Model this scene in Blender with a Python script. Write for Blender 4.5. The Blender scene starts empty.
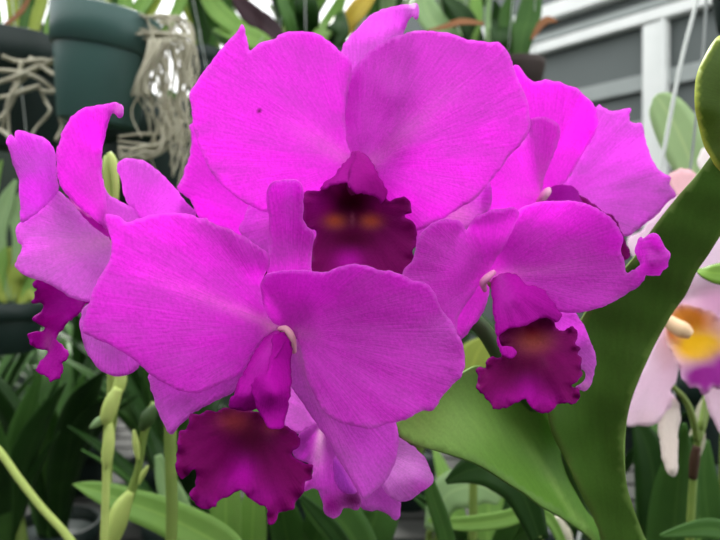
import bpy, bmesh, math, random
import numpy as np
from mathutils import Vector, Matrix
from mathutils.geometry import delaunay_2d_cdt
random.seed(7)
rng = np.random.default_rng(7)
S = bpy.context.scene
COL = S.collection

# ------------------------------------------------------------------ camera, sky, sun, exposure
CAM_Z, FPX = 1.35, 600.0
cam_d = bpy.data.cameras.new('camera'); cam = bpy.data.objects.new('camera', cam_d); COL.objects.link(cam)
cam.location = (0, 0, CAM_Z); cam.rotation_euler = (math.pi/2, 0, 0)
cam_d.sensor_width = 36.0; cam_d.lens = 36.0*FPX/720.0
cam_d.clip_start = 0.01; cam_d.clip_end = 60
cam_d.dof.use_dof = True; cam_d.dof.focus_distance = 0.222; cam_d.dof.aperture_fstop = 12.0
S.camera = cam

W = bpy.data.worlds.new('sky'); S.world = W; W.use_nodes = True
wn = W.node_tree.nodes; wl = W.node_tree.links
bg = wn['Background']; bg.inputs['Color'].default_value = (0.98, 0.99, 1.0, 1); bg.inputs['Strength'].default_value = 1.5
sun_d = bpy.data.lights.new('sun', 'SUN'); sun = bpy.data.objects.new('sun', sun_d); COL.objects.link(sun)
sun.location = (-1, 1.5, 5)
sun_d.energy = 4.0; sun_d.angle = math.radians(16); sun_d.color = (1.0, 0.97, 0.93)
sun.rotation_euler = Vector((0.22, -0.80, -0.92)).to_track_quat('-Z', 'Y').to_euler()
S.view_settings.view_transform = 'Standard'; S.view_settings.look = 'None'
S.view_settings.gamma = 1.0; S.view_settings.use_curve_mapping = False
S.view_settings.exposure = 0.7
S.cycles.use_denoising = True
S.cycles.transparent_max_bounces = 8
S.cycles.max_bounces = 10; S.cycles.diffuse_bounces = 5; S.cycles.transmission_bounces = 6

# ------------------------------------------------------------------ helpers
def P(px, py, d):                      # a sight line from the photograph, at its own distance d (metres)
    return Vector(((px-360.0)/FPX*d, d, CAM_Z+(270.0-py)/FPX*d))
OFF = {}                               # world origin of every object that parents parts
def root_of(o): return OFF.get(o.name, Vector((0, 0, 0)))
def link(name, me, mat, parent=None):
    o = bpy.data.objects.new(name, me); COL.objects.link(o)
    if mat: me.materials.append(mat)
    for p in me.polygons: p.use_smooth = True
    if parent is not None:
        off = root_of(parent)
        me.transform(Matrix.Translation(-off))
        o.parent = parent; OFF[o.name] = off
    else:
        OFF[o.name] = Vector((0, 0, 0))
    return o
def tag(o, label, cat, group=None):
    o['label'] = label; o['category'] = cat
    if group: o['group'] = group
    return o
def thing(name, label, cat, loc, group=None):
    o = bpy.data.objects.new(name, None); COL.objects.link(o); o.location = loc
    o.empty_display_size = 0.01
    OFF[o.name] = Vector(loc)
    return tag(o, label, cat, group)
def struct(o): o['kind'] = 'structure'; return o
def me_from(v, f, name='mesh'):
    me = bpy.data.meshes.new(name); me.from_pydata([tuple(a) for a in v], [], [tuple(a) for a in f]); me.update(); return me
def solidify(o, t, offset=0):
    m = o.modifiers.new('thickness', 'SOLIDIFY'); m.thickness = t; m.offset = offset; return o
def box(name, c, s, mat, parent=None, bevel=0, rotz=0):
    bm = bmesh.new(); bmesh.ops.create_cube(bm, size=1)
    bmesh.ops.scale(bm, vec=s, verts=bm.verts)
    bmesh.ops.rotate(bm, cent=(0, 0, 0), matrix=Matrix.Rotation(rotz, 3, 'Z'), verts=bm.verts)
    bmesh.ops.translate(bm, vec=c, verts=bm.verts)
    if bevel: bmesh.ops.bevel(bm, geom=bm.edges[:], offset=bevel, segments=2, affect='EDGES')
    me = bpy.data.meshes.new(name); bm.to_mesh(me); bm.free()
    o = link(name, me, mat, parent)
    for p in me.polygons: p.use_smooth = False
    return o

def catmull(pts, closed=False, step=None, n=None):
    P0 = np.array(pts, float); k = len(P0)
    if closed: idx = lambda i: P0[i % k]
    else: idx = lambda i: P0[min(max(i, 0), k-1)]
    out = []
    for i in range(k if closed else k-1):
        a, b, c, d = idx(i-1), idx(i), idx(i+1), idx(i+2)
        L = np.linalg.norm((c-b)[:2] if step else (c-b))
        m = max(1, int(round(L/step))) if step else n
        for j in range(m):
            t = j/m
            out.append(0.5*((2*b)+(c-a)*t+(2*a-5*b+4*c-d)*t*t+(3*b-a-3*c+d)*t**3))
    if not closed: out.append(P0[-1])
    return np.array(out)

def tps(ctrl):
    c = np.array(ctrl, float); X = c[:, :2]/100.0; z = c[:, 2]; n = len(c)
    def K(A, B):
        r2 = ((A[:, None, :]-B[None, :, :])**2).sum(-1)
        return np.where(r2 > 1e-12, 0.5*r2*np.log(np.maximum(r2, 1e-12)), 0)
    A = np.zeros((n+3, n+3)); A[:n, :n] = K(X, X)+np.eye(n)*0.0006; A[:n, n] = 1; A[:n, n+1:] = X; A[n:, :n] = A[:n, n:].T
    s = np.linalg.lstsq(A, np.concatenate([z, np.zeros(3)]), rcond=None)[0]
    def f(Q):
        Q = np.atleast_2d(Q)/100.0
        return K(Q, X)@s[:n]+s[n]+Q@s[n+1:]
    return f

def inside(poly, Q):
    x, y = Q[:, 0], Q[:, 1]; r = np.zeros(len(Q), bool); n = len(poly); j = n-1
    for i in range(n):
        xi, yi = poly[i]; xj, yj = poly[j]
        with np.errstate(divide='ignore', invalid='ignore'):
            h = ((yi > y) != (yj > y)) & (x < (xj-xi)*(y-yi)/(yj-yi+1e-12)+xi)
        r ^= h; j = i
    return r
def bdist(poly, Q):
    a = poly; b = np.roll(poly, -1, 0); best = np.full(len(Q), 1e9); arc = np.zeros(len(Q))
    seg = np.linalg.norm(b-a, axis=1); cum = np.concatenate([[0], np.cumsum(seg)[:-1]])
    for i in range(len(a)):
        ab = b[i]-a[i]; l2 = max(ab@ab, 1e-9)
        t = np.clip(((Q-a[i])@ab)/l2, 0, 1)
        dd = np.linalg.norm(Q-(a[i]+t[:, None]*ab), axis=1)
        m = dd < best; best[m] = dd[m]; arc[m] = cum[i]+t[m]*seg[i]
    return best, arc

# A curved sheet (petal, sepal, lip lobe, broad leaf): outline in sight lines, each point at its own distance in mm.
def sheet(name, outline, ctrl, mat, parent, base, pig, blobs=(), ribs=(), edge=None, step=4.0,
          ruffle=0.0, rlen=14.0, rdeep=14.0, thick=0.0005, smooth=2.6, vein=0.4, bump=0.35, jag=None):
    O = catmull([(float(a), float(b)) for a, b in outline], True, step=smooth)
    if jag is None: jag = 0.45 if mat in (PET, PALE) else (0.75 if mat is LIP else 0.0)
    if jag:
        nrm = np.roll(O, -1, 0)-np.roll(O, 1, 0); nrm = np.stack([nrm[:, 1], -nrm[:, 0]], 1)/(np.linalg.norm(nrm, axis=1)[:, None]+1e-9)
        k = rng.normal(0, 1, len(O)); k = 0.55*k+0.45*np.roll(k, 1)+0.7*np.repeat(rng.normal(0, 1, len(O)//4+1), 4)[:len(O)]
        O = O+nrm*np.clip(k, -1.6, 1.6)[:, None]*jag
    if edge is None and mat is PET: edge = ((0.90, 0.30, 0.90), 1.1, 0.45)  # paler petal margin: light passing through the thin edge, painted into the colour
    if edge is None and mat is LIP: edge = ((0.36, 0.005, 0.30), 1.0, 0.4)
    lo, hi = O.min(0), O.max(0); g = []; r = 0; y = lo[1]
    while y < hi[1]:
        x = lo[0]+(step/2 if r % 2 else 0)
        while x < hi[0]: g.append((x, y)); x += step
        y += step*0.866; r += 1
    G = np.array(g)+rng.normal(0, step*0.08, (len(g), 2))
    G = G[inside(O, G)]
    if len(G):
        d, _ = bdist(O, G); G = G[d > step*0.55]
    V = np.vstack([O, G]) if len(G) else O
    n = len(O)
    vo, _, fo, _, _, _ = delaunay_2d_cdt([Vector(v) for v in V], [(i, (i+1) % n) for i in range(n)], [], 1, 1e-5)
    Q = np.array([(v.x, v.y) for v in vo])
    fd = tps(ctrl); D = fd(Q)
    ed, arc = bdist(O, Q)
    bx, by = base
    cx, cy = Q.mean(0); ref = math.atan2(cy-by, cx-bx)
    ang = (np.arctan2(Q[:, 1]-by, Q[:, 0]-bx)-ref+math.pi) % (2*math.pi)-math.pi
    rad = np.hypot(Q[:, 0]-bx, Q[:, 1]-by)
    if ruffle:
        fall = np.exp(-(ed/rdeep)**2)
        D = D+0.75*ruffle*fall*(np.sin(arc/rlen*math.pi*1.1+1.2*np.sin(arc/rlen*.43))+0.5*np.sin(arc/rlen*math.pi*1.93+1.3))
    k = 22.0
    D = D+vein*np.clip(rad/60, 0, 1)*(0.6*np.sin(ang*k)+0.4*np.sin(ang*k*0.41+0.7+rad*0.02))
    D = D+bump*(np.sin(Q[:, 0]*0.11+Q[:, 1]*0.07+bx)+np.sin(Q[:, 1]*0.13-Q[:, 0]*0.05+by))
    verts = [P(q[0], q[1], dd/1000.0) for q, dd in zip(Q, D)]
    c = np.tile(np.array(pig, float), (len(Q), 1))
    def mix(w, col):
        nonlocal c
        w = np.clip(w, 0, 1)[:, None]; c = c*(1-w)+np.array(col, float)*w
    for (x, y, rx, ry, col, w) in blobs:
        mix(w*np.exp(-(((Q[:, 0]-x)/rx)**2+((Q[:, 1]-y)/ry)**2)), col)
    for (x0, y0, x1, y1, wd, col, w) in ribs:
        a = np.array((x0, y0), float); ab = np.array((x1-x0, y1-y0), float)
        t = np.clip(((Q-a)@ab)/(ab@ab), 0, 1)
        dd = np.linalg.norm(Q-(a+t[:, None]*ab), axis=1)
        mix(w*(1-t)*np.exp(-(dd/(wd*(0.5+0.8*t)))**2), col)
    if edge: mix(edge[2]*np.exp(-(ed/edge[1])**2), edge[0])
    me = me_from(verts, fo, name)
    # face the viewer's side
    s = sum((p.normal.dot(Vector((0, 0, CAM_Z))-p.center))*p.area for p in me.polygons)
    if s < 0: me.flip_normals()
    at = me.color_attributes.new('pigment', 'FLOAT_COLOR', 'POINT')
    for i in range(len(Q)): at.data[i].color = (c[i, 0], c[i, 1], c[i, 2], 1)
    uv = me.uv_layers.new(name='UVMap')
    for l in me.loops: uv.data[l.index].uv = (ang[l.vertex_index]*2.0, rad[l.vertex_index]/100.0)
    o = link(name, me, mat, parent)
    solidify(o, thick)
    return o

# A tube through points with a radius at each
def tube(name, pts, radii, mat, parent=None, n=8, sub=4, cap=True):
    pts = [Vector(p) for p in pts]
    if np.isscalar(radii): radii = [radii]*len(pts)
    C = catmull([(p.x, p.y, p.z, r) for p, r in zip(pts, radii)], False, n=sub)
    v = []; f = []; N = None
    for i in range(len(C)):
        p = Vector(C[i, :3]); t = Vector(C[min(i+1, len(C)-1), :3])-Vector(C[max(i-1, 0), :3]); t.normalize()
        if N is None: N = t.orthogonal().normalized()
        N = (N-t*N.dot(t)).normalized(); B = t.cross(N)
        for j in range(n):
            a = 2*math.pi*j/n; v.append(p+(N*math.cos(a)+B*math.sin(a))*max(C[i, 3], 1e-5))
    for i in range(len(C)-1):
        for j in range(n):
            f.append((i*n+j, i*n+(j+1) % n, (i+1)*n+(j+1) % n, (i+1)*n+j))
    if cap:
        f.append(tuple(range(n-1, -1, -1))); f.append(tuple((len(C)-1)*n+j for j in range(n)))
    return link(name, me_from(v, f, name), mat, parent)

# A strap leaf: centre line, width along it, V fold
def ribbon(name, pts, widths, mat, parent=None, fold=0.18, face=(0, -1, 0.35), thick=0.0012, sub=6, bend=0.0):
    pts = [Vector(p) for p in pts]
    C = catmull([(p.x, p.y, p.z, w) for p, w in zip(pts, widths)], False, n=sub)
    face = Vector(face).normalized(); v = []; f = []; uvs = []
    cs = (-1, -0.6, -0.25, 0, 0.25, 0.6, 1); m = len(cs)
    for i in range(len(C)):
        p = Vector(C[i, :3]); t = Vector(C[min(i+1, len(C)-1), :3])-Vector(C[max(i-1, 0), :3]); t.normalize()
        s = t.cross(face)
        if s.length < 1e-3: s = t.orthogonal()
        s.normalize(); nn = s.cross(t)
        if nn.dot(face) < 0: nn = -nn
        w = max(C[i, 3], 0.0004)/2
        for q in cs:
            v.append(p+s*(q*w)+nn*(fold*w*(abs(q)**1.3)))
            uvs.append((q*0.5+0.5, i/(len(C)-1)))
    for i in range(len(C)-1):
        for j in range(m-1):
            f.append((i*m+j, i*m+j+1, (i+1)*m+j+1, (i+1)*m+j))
    me = me_from(v, f, name); uv = me.uv_layers.new(name='UVMap')
    for l in me.loops: uv.data[l.index].uv = uvs[l.vertex_index]
    o = link(name, me, mat, parent); solidify(o, thick); return o

# A turned body: profile (radius, height) about a tilted axis
def lathe(name, prof, loc, mat, parent=None, n=40, axis=(0, 0, 1), close=False):
    q = Vector((0, 0, 1)).rotation_difference(Vector(axis).normalized()); v = []; f = []
    for r, z in prof:
        for j in range(n):
            a = 2*math.pi*j/n; v.append(Vector(loc)+q@Vector((r*math.cos(a), r*math.sin(a), z)))
    for i in range(len(prof)-1):
        for j in range(n): f.append((i*n+j, i*n+(j+1) % n, (i+1)*n+(j+1) % n, (i+1)*n+j))
    if close: f.append(tuple(range(n-1, -1, -1))); f.append(tuple((len(prof)-1)*n+j for j in range(n)))
    o = link(name, me_from(v, f, name), mat, parent)
    return o

# ------------------------------------------------------------------ materials
def nodes(name):
    m = bpy.data.materials.new(name); m.use_nodes = True
    return m, m.node_tree.nodes, m.node_tree.links, m.node_tree.nodes['Principled BSDF'], m.node_tree.nodes['Material Output']
def petal_mat(name, transl=0.5, rough=0.55, sheen=0.10, grain=0.16, bump=0.5, spec=0.2):
    m, N, L, b, out = nodes(name)
    a = N.new('ShaderNodeAttribute'); a.attribute_name = 'pigment'
    uv = N.new('ShaderNodeUVMap'); mp = N.new('ShaderNodeMapping'); mp.inputs['Scale'].default_value = (14, 1.6, 1)
    L.new(uv.outputs['UV'], mp.inputs['Vector'])
    vn = N.new('ShaderNodeTexNoise'); vn.inputs['Scale'].default_value = 2.2; vn.inputs['Detail'].default_value = 5
    L.new(mp.outputs['Vector'], vn.inputs['Vector'])
    tc = N.new('ShaderNodeTexCoord')
    fn = N.new('ShaderNodeTexNoise'); fn.inputs['Scale'].default_value = 900; fn.inputs['Detail'].default_value = 3
    L.new(tc.outputs['Object'], fn.inputs['Vector'])
    ad = N.new('ShaderNodeMath'); ad.operation = 'ADD'; L.new(vn.outputs['Fac'], ad.inputs[0]); L.new(fn.outputs['Fac'], ad.inputs[1])
    mr = N.new('ShaderNodeMapRange'); mr.inputs['From Min'].default_value = 0.6; mr.inputs['From Max'].default_value = 1.4
    mr.inputs['To Min'].default_value = 1-grain; mr.inputs['To Max'].default_value = 1+grain
    L.new(ad.outputs[0], mr.inputs['Value'])
    mx = N.new('ShaderNodeVectorMath'); mx.operation = 'SCALE'; L.new(a.outputs['Color'], mx.inputs[0]); L.new(mr.outputs['Result'], mx.inputs['Scale'])
    bp = N.new('ShaderNodeBump'); bp.inputs['Strength'].default_value = bump; bp.inputs['Distance'].default_value = 0.0006
    L.new(ad.outputs[0], bp.inputs['Height'])
    L.new(mx.outputs['Vector'], b.inputs['Base Color']); b.inputs['Roughness'].default_value = rough
    b.inputs['Specular IOR Level'].default_value = spec
    b.inputs['Sheen Weight'].default_value = sheen; b.inputs['Sheen Roughness'].default_value = 0.4
    b.inputs['Sheen Tint'].default_value = (1, 0.6, 1, 1)
    L.new(bp.outputs['Normal'], b.inputs['Normal'])
    t = N.new('ShaderNodeBsdfTranslucent'); L.new(mx.outputs['Vector'], t.inputs['Color']); L.new(bp.outputs['Normal'], t.inputs['Normal'])
    ms = N.new('ShaderNodeMixShader'); ms.inputs['Fac'].default_value = transl
    L.new(b.outputs['BSDF'], ms.inputs[1]); L.new(t.outputs['BSDF'], ms.inputs[2]); L.new(ms.outputs['Shader'], out.inputs['Surface'])
    return m
def leaf_mat(name, col, col2=None, transl=0.3, rough=0.4, scale=30, rib=0.25):
    m, N, L, b, out = nodes(name); col2 = col2 or tuple(c*0.6 for c in col)
    tc = N.new('ShaderNodeTexCoord'); n = N.new('ShaderNodeTexNoise'); n.inputs['Scale'].default_value = scale; n.inputs['Detail'].default_value = 4
    L.new(tc.outputs['Object'], n.inputs['Vector'])
    r = N.new('ShaderNodeMix'); r.data_type = 'RGBA'; L.new(n.outputs['Fac'], r.inputs['Factor'])
    r.inputs['A'].default_value = (*col2, 1); r.inputs['B'].default_value = (*col, 1)
    # paler midrib along the leaf
    uv = N.new('ShaderNodeUVMap'); sp = N.new('ShaderNodeSeparateXYZ'); L.new(uv.outputs['UV'], sp.inputs[0])
    s1 = N.new('ShaderNodeMath'); s1.operation = 'SUBTRACT'; s1.inputs[1].default_value = 0.5; L.new(sp.outputs['X'], s1.inputs[0])
    s2 = N.new('ShaderNodeMath'); s2.operation = 'ABSOLUTE'; L.new(s1.outputs[0], s2.inputs[0])
    mr = N.new('ShaderNodeMapRange'); mr.inputs['From Min'].default_value = 0.0; mr.inputs['From Max'].default_value = 0.06
    mr.inputs['To Min'].default_value = rib; mr.inputs['To Max'].default_value = 0.0; L.new(s2.outputs[0], mr.inputs['Value'])
    r2 = N.new('ShaderNodeMix'); r2.data_type = 'RGBA'; L.new(mr.outputs['Result'], r2.inputs['Factor'])
    L.new(r.outputs['Result'], r2.inputs['A']); r2.inputs['B'].default_value = (min(1, col[0]*1.8+.03), min(1, col[1]*1.6+.03), min(1, col[2]*1.5+.02), 1)
    L.new(r2.outputs['Result'], b.inputs['Base Color']); b.inputs['Roughness'].default_value = rough; b.inputs['Specular IOR Level'].default_value = 0.18
    t = N.new('ShaderNodeBsdfTranslucent'); L.new(r2.outputs['Result'], t.inputs['Color'])
    ms = N.new('ShaderNodeMixShader'); ms.inputs['Fac'].default_value = transl
    L.new(b.outputs['BSDF'], ms.inputs[1]); L.new(t.outputs['BSDF'], ms.inputs[2]); L.new(ms.outputs['Shader'], out.inputs['Surface'])
    return m
def plain_mat(name, col, col2=None, rough=0.6, scale=20, metal=0.0, spec=0.3):
    m, N, L, b, out = nodes(name); col2 = col2 or tuple(c*0.8 for c in col)
    tc = N.new('ShaderNodeTexCoord'); n = N.new('ShaderNodeTexNoise'); n.inputs['Scale'].default_value = scale; n.inputs['Detail'].default_value = 4
    L.new(tc.outputs['Object'], n.inputs['Vector'])
    r = N.new('ShaderNodeMix'); r.data_type = 'RGBA'; L.new(n.outputs['Fac'], r.inputs['Factor'])
    r.inputs['A'].default_value = (*col2, 1); r.inputs['B'].default_value = (*col, 1)
    L.new(r.outputs['Result'], b.inputs['Base Color']); b.inputs['Roughness'].default_value = rough; b.inputs['Metallic'].default_value = metal
    b.inputs['Specular IOR Level'].default_value = spec
    return m

PET = petal_mat('petal_tissue', transl=0.74)
LIP = petal_mat('lip_tissue', transl=0.4, rough=0.6, sheen=0.0, spec=0.06, grain=0.15, bump=0.35)
PALE = petal_mat('pale_petal_tissue', transl=0.5, grain=0.05)
BROAD = petal_mat('broad_leaf_tissue', transl=0.12, rough=0.42, sheen=0.0, spec=0.10, grain=0.12, bump=0.08)
L_DARK = leaf_mat('leaf_dark_green', (0.035, 0.095, 0.020), (0.012, 0.038, 0.009))
L_MID = leaf_mat('leaf_mid_green', (0.09, 0.21, 0.045), (0.05, 0.13, 0.03))
L_LITE = leaf_mat('leaf_light_green', (0.27, 0.46, 0.11), (0.17, 0.34, 0.07))
L_PALE = leaf_mat('leaf_pale_green', (0.36, 0.52, 0.26), (0.26, 0.42, 0.18))
L_YELG = leaf_mat('leaf_yellow_green', (0.42, 0.5, 0.10), (0.26, 0.36, 0.07))
L_YEL = leaf_mat('leaf_yellow', (0.72, 0.55, 0.08), (0.5, 0.4, 0.08))
L_PURP = leaf_mat('leaf_dark_purple', (0.05, 0.02, 0.03), (0.03, 0.015, 0.02), transl=0.1)
L_DRY = leaf_mat('leaf_dry_brown', (0.42, 0.19, 0.08), (0.25, 0.11, 0.05))
STEM = plain_mat('stem_green', (0.20, 0.28, 0.06), (0.12, 0.2, 0.04), 0.5, 60)
STEM_D = plain_mat('stem_dark_green', (0.055, 0.1, 0.03), (0.03, 0.07, 0.02), 0.5, 60)
STEM_Y = plain_mat('stem_yellow_green', (0.50, 0.60, 0.17), (0.36, 0.48, 0.12), 0.5, 80)
ROOT = plain_mat('root_pale', (0.52, 0.50, 0.39), (0.32, 0.30, 0.21), 0.8, 90)
POT = plain_mat('pot_green_plastic', (0.050, 0.110, 0.098), (0.042, 0.095, 0.085), 0.45, 8)
POT_D = plain_mat('pot_black_plastic', (0.014, 0.028, 0.024), (0.01, 0.02, 0.018), 0.5, 8)
BOWL = plain_mat('bowl_brown', (0.035, 0.02, 0.015), (0.02, 0.012, 0.01), 0.6, 20)
BARK = plain_mat('bark_mix', (0.10, 0.065, 0.04), (0.03, 0.02, 0.014), 0.9, 70)
METAL = plain_mat('white_painted_metal', (0.74, 0.76, 0.74), (0.62, 0.65, 0.63), 0.45, 12)
GREYM = plain_mat('grey_rail', (0.30, 0.33, 0.32), (0.24, 0.27, 0.26), 0.5, 12)
WIRE = plain_mat('wire_grey', (0.62, 0.66, 0.63), (0.5, 0.55, 0.52), 0.4, 60)
BENCH = plain_mat('bench_grey', (0.055, 0.057, 0.05), (0.028, 0.03, 0.027), 0.8, 30)
SHADE = plain_mat('shade_cloth_dark', (0.030, 0.045, 0.032), (0.018, 0.026, 0.02), 0.9, 5)
PANEL = plain_mat('wall_grey_panel', (0.125, 0.145, 0.142), (0.085, 0.10, 0.098), 0.6, 2.2)
FLOOR = plain_mat('gravel_floor', (0.10, 0.095, 0.085), (0.05, 0.05, 0.045), 0.95, 120)

# pigments (linear)
MG = (0.83, 0.105, 0.80)      # magenta petal
MGP = (0.80, 0.21, 0.81)      # paler back of a petal
WH = (0.92, 0.55, 0.80)       # whitish base of a petal
DK = (0.19, 0.0008, 0.108)      # dark lip
DKK = (0.075, 0.0, 0.022)   # darkest throat
BRT = (0.52, 0.004, 0.44)     # brighter lip lobe
ORG = (0.62, 0.13, 0.06)      # throat orange
PW = (0.88, 0.72, 0.84)       # pale pink white

# ------------------------------------------------------------------ the greenhouse
struct(box('floor', (0, 1.2, -0.02), (7.2, 7.0, 0.04), FLOOR))
struct(box('wall_back', (-1.75, 4.15, 1.2), (3.7, 0.05, 2.4), SHADE))
struct(box('wall_left', (-3.55, 1.2, 1.15), (0.05, 6.0, 2.3), SHADE))
struct(box('wall_front_unseen', (0.0, -1.8, 1.15), (7.1, 0.05, 2.3), SHADE))  # unseen dark wall behind the camera, added to cut frontal sky light
# the right wall runs diagonally away from the viewer
WQ = Vector((1.5, 2.5, 0)); WD = Vector((-0.692, 0.722, 0)).normalized(); WN = Vector((WD.y, -WD.x, 0)); WA = math.atan2(WD.y, WD.x)
def on_wall(t, z, out=0.0): p = WQ+WD*t-WN*out; return Vector((p.x, p.y, z))
# out > 0 stands towards the viewer
if (on_wall(0, 0, 0.1)-WQ).dot(-WQ) < 0: WN = -WN
struct(box('wall_right', on_wall(0.0, 1.55, -0.03), (4.5, 0.04, 3.1), PANEL, rotz=WA))
def rail(nm, t0, t1, z, h, w, mat):
    return struct(box(nm, on_wall((t0+t1)/2, z, w/2+0.005), (t1-t0, w, h), mat, rotz=WA, bevel=0.004))
rail('trim_1', -0.9, 2.2, 2.475, 0.050, 0.05, METAL)
rail('trim_2', -0.9, 2.2, 2.535, 0.035, 0.02, GREYM)
rail('trim_3', -0.9, 2.2, 2.640, 0.075, 0.06, METAL)
rail('trim_4', -0.9, 2.2, 2.195, 0.075, 0.02, GREYM)
rail('trim_5', -0.9, 2.2, 2.000, 0.050, 0.02, GREYM)
struct(box('trim_6', on_wall(0.243, 1.22, 0.03), (0.105, 0.045, 2.44), METAL, rotz=WA, bevel=0.006))
struct(box('trim_7', on_wall(0.203, 1.22, 0.06), (0.02, 0.02, 2.44), METAL, rotz=WA, bevel=0.004))

# ------------------------------------------------------------------ blooms
def pedicel(parent, a, b, r=0.0022, sag=0.0):
    a = Vector(a); b = Vector(b); m = (a+b)/2+Vector((0, 0.004, sag))
    return tube('flower_stalk', [a, a+(Vector((0, 1, 0))*0.006), m, b], [r*0.9, r, r, r*0.9], STEM, parent, n=8)
NODE = P(428, 300, 0.292)

# --- bloom A: the large one at the top, leaning back
A = thing('orchid_bloom', 'large bright magenta orchid bloom at the top, dark lip with two orange throat patches', 'flower', P(352, 165, .27), 'magenta orchid blooms')
sheet('petal', [(352,158),(347,145),(345,125),(345,102),(349,87),(352.5,68),(346,56),(340,51.5),(330,42),(316,34),(302,31.5),(287,32.5),(279,35),(274,40),(262,42),(255,46.5),(250,51),(247,43),(245.5,35),(245,29),(242,25),(237,33),(229,41),(219,51),(210,64),(201,76),(194,86),(189.5,95),(191,104),(192,113),(193,127),(196,137),(199,147),(206,162),(217,180),(234,195),(251,206),(264,211),(280,213),(292,211),(310,202),(332,190),(350,174)],
      [(350,160,257),(345,100,264),(300,35,270),(243,26,262),(190,95,250),(200,150,249),(250,205,248),(300,205,251),(265,120,254),(330,60,268)],
      PET, A, (354,162), MG, ribs=[(354,164,270,110,14,WH,0.35)], blobs=[(259,111,1.6,1.6,DKK,1)], ruffle=0.7, rlen=22, rdeep=16)
sheet('petal', [(368,158),(355,160),(346,140),(343,120),(343,103),(346,84),(355,68),(362,59),(372,50),(385,42),(401,35),(415,32),(430,31.8),(445,33.5),(456,35),(465,39.5),(478,41),(489,43),(500.5,43.5),(507,51),(511,58),(514,70),(520,84),(525,95),(529,107),(530,118),(529.5,128),(526,137),(519,147),(510,156),(500,170),(490,182),(479,195),(465,205),(445,217),(430,225),(417,230),(404,226),(384,208),(370,178)],
      [(372,160,257),(387,96,252.5),(381,97,257),(385,113,252.5),(378,115,258.5),(378,138,254),(372,139,260),(352,115,274),(350,140,271),(352,92,276),(362,64,274),(374,76,266),(400,38,266),(440,34,269),(500,46,264),(528,110,252),(490,180,246),(430,224,243),(450,120,250),(408,110,249),(395,80,256)],
      PET, A, (364,164), MG, ribs=[(364,170,480,70,14,WH,0.3)], blobs=[(462,185,1.3,1.3,DKK,.9),(466,204,1.6,1.6,DKK,.9),(425,227,1.4,1.4,DKK,.9),(366,123,1.4,1.4,DKK,.6)], ruffle=0.6, rlen=24, rdeep=16)
sheet('sepal', [(360,165),(345,110),(339,70),(341.5,49),(346,42),(355,31),(365,20.5),(374,13),(388.5,7.5),(403,5.2),(412,4.2),(416.5,3.2),(418.5,7),(418.5,14),(416,19),(412.5,15.5),(409,18.5),(406,26),(402.5,35),(396,62),(382,110)],
      [(360,160,274),(345,60,280),(398,45,278),(370,35,284),(374,15,278),(405,8,274),(418,6,266),(416,18,262),(404,28,279)],
      PET, A, (360,165), MGP, blobs=[(380,30,30,25,(0.82,0.30,0.82),0.6)])
sheet('sepal', [(348,192),(320,194),(285,200),(252,204),(244,218),(238,230),(250,243),(266,255),(290,256),(325,235),(348,212)],
      [(345,200,264),(252,204,263),(238,230,261),(266,254,262),(300,225,266)], PET, A, (352,202), MGP, ribs=[(345,203,245,232,10,WH,0.6)])
sheet('sepal', [(365,192),(400,186),(450,183),(484,180),(492,190),(490,208),(476,221),(460,232),(436,240),(412,248),(385,236),(366,212)],
      [(368,200,264),(484,182,255),(490,208,255),(456,228,256),(430,205,260)], PET, A, (362,200), MGP, ribs=[(370,203,485,200,12,WH,0.5)], blobs=[(455,215,20,14,WH,0.5)])
lipA = sheet('lip', [(355,153),(346,163),(337,177),(325,184),(320,191),(311,190.5),(304,191.5),(302.5,201),(304,209),(302.5,219),(306.5,228.5),(316,232),(312,246),(311,261),(313.5,276),(330,286),(355,290),(380,287),(402,275),(409,266),(414,257),(412.5,251),(417,244),(417.2,237),(416,229),(412.5,221),(407,219.5),(404.5,215),(411.5,213),(410.5,205),(407,200),(401,197),(393,200.5),(386,198),(386.5,192.5),(383.5,186),(375,174),(366,159)],
      [(304,210,239),(305,195,241),(312,255,235),(313,276,230),(355,288,228),(402,273,232),(417,235,236),(408,205,240),(386,194,246),(352,213,262),(335,222,254),(370,222,254),(352,240,247),(352,262,238),(355,156,253),(330,183,247),(325,205,250),(380,208,250)],
      LIP, A, (352,205), DK, blobs=[(318,205,16,18,(0.42,0.004,0.31),0.8),(384,208,14,12,(0.36,0.003,0.24),0.6),(352,202,20,14,DKK,0.95),(352,240,26,12,DKK,0.95),(335,221,11,7,ORG,1.0),(371,221,11,7,ORG,0.95),(349,262,13,11,BRT,0.8),(352.5,219,2,6,(0.5,0.12,0.22),0.8)],
      ruffle=1.0, rlen=17, rdeep=9, step=3.2)
sheet('side_lobe', [(355.5,151.5),(348,158),(340,169),(333,179),(324,183.5),(320,190),(329,188),(338,184.5),(346,182.5),(350,189),(350,178),(353,166),(357.5,156)],
      [(355,152,243),(333,180,231),(322,189,233),(347,183,227),(352,168,234)], LIP, lipA, (352,160), (0.46,0.005,0.36), step=3, smooth=2)
sheet('side_lobe', [(356,151),(366,157),(373,165),(377,174.5),(383.5,185),(386,192),(385,200),(381,204),(376,197.5),(366,193.5),(355,193),(350,187),(348.5,177),(352,165)],
      [(357,152,242),(384,188,236),(382,203,237),(366,193,229),(351,186,226),(351,168,233),(370,175,231)], LIP, lipA, (356,160), (0.42,0.004,0.32), step=3, smooth=2)
tube('column', [P(352,172,.254), P(352,182,.254), P(352.3,190,.254), P(352.5,195,.254)], [.0030,.0028,.0022,.0008], LIP and plain_mat('column_dark_magenta', (0.22,0.01,0.12), (0.14,0.005,0.08), .5), A, n=10)
pedicel(A, P(358,168,.276), NODE)

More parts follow.
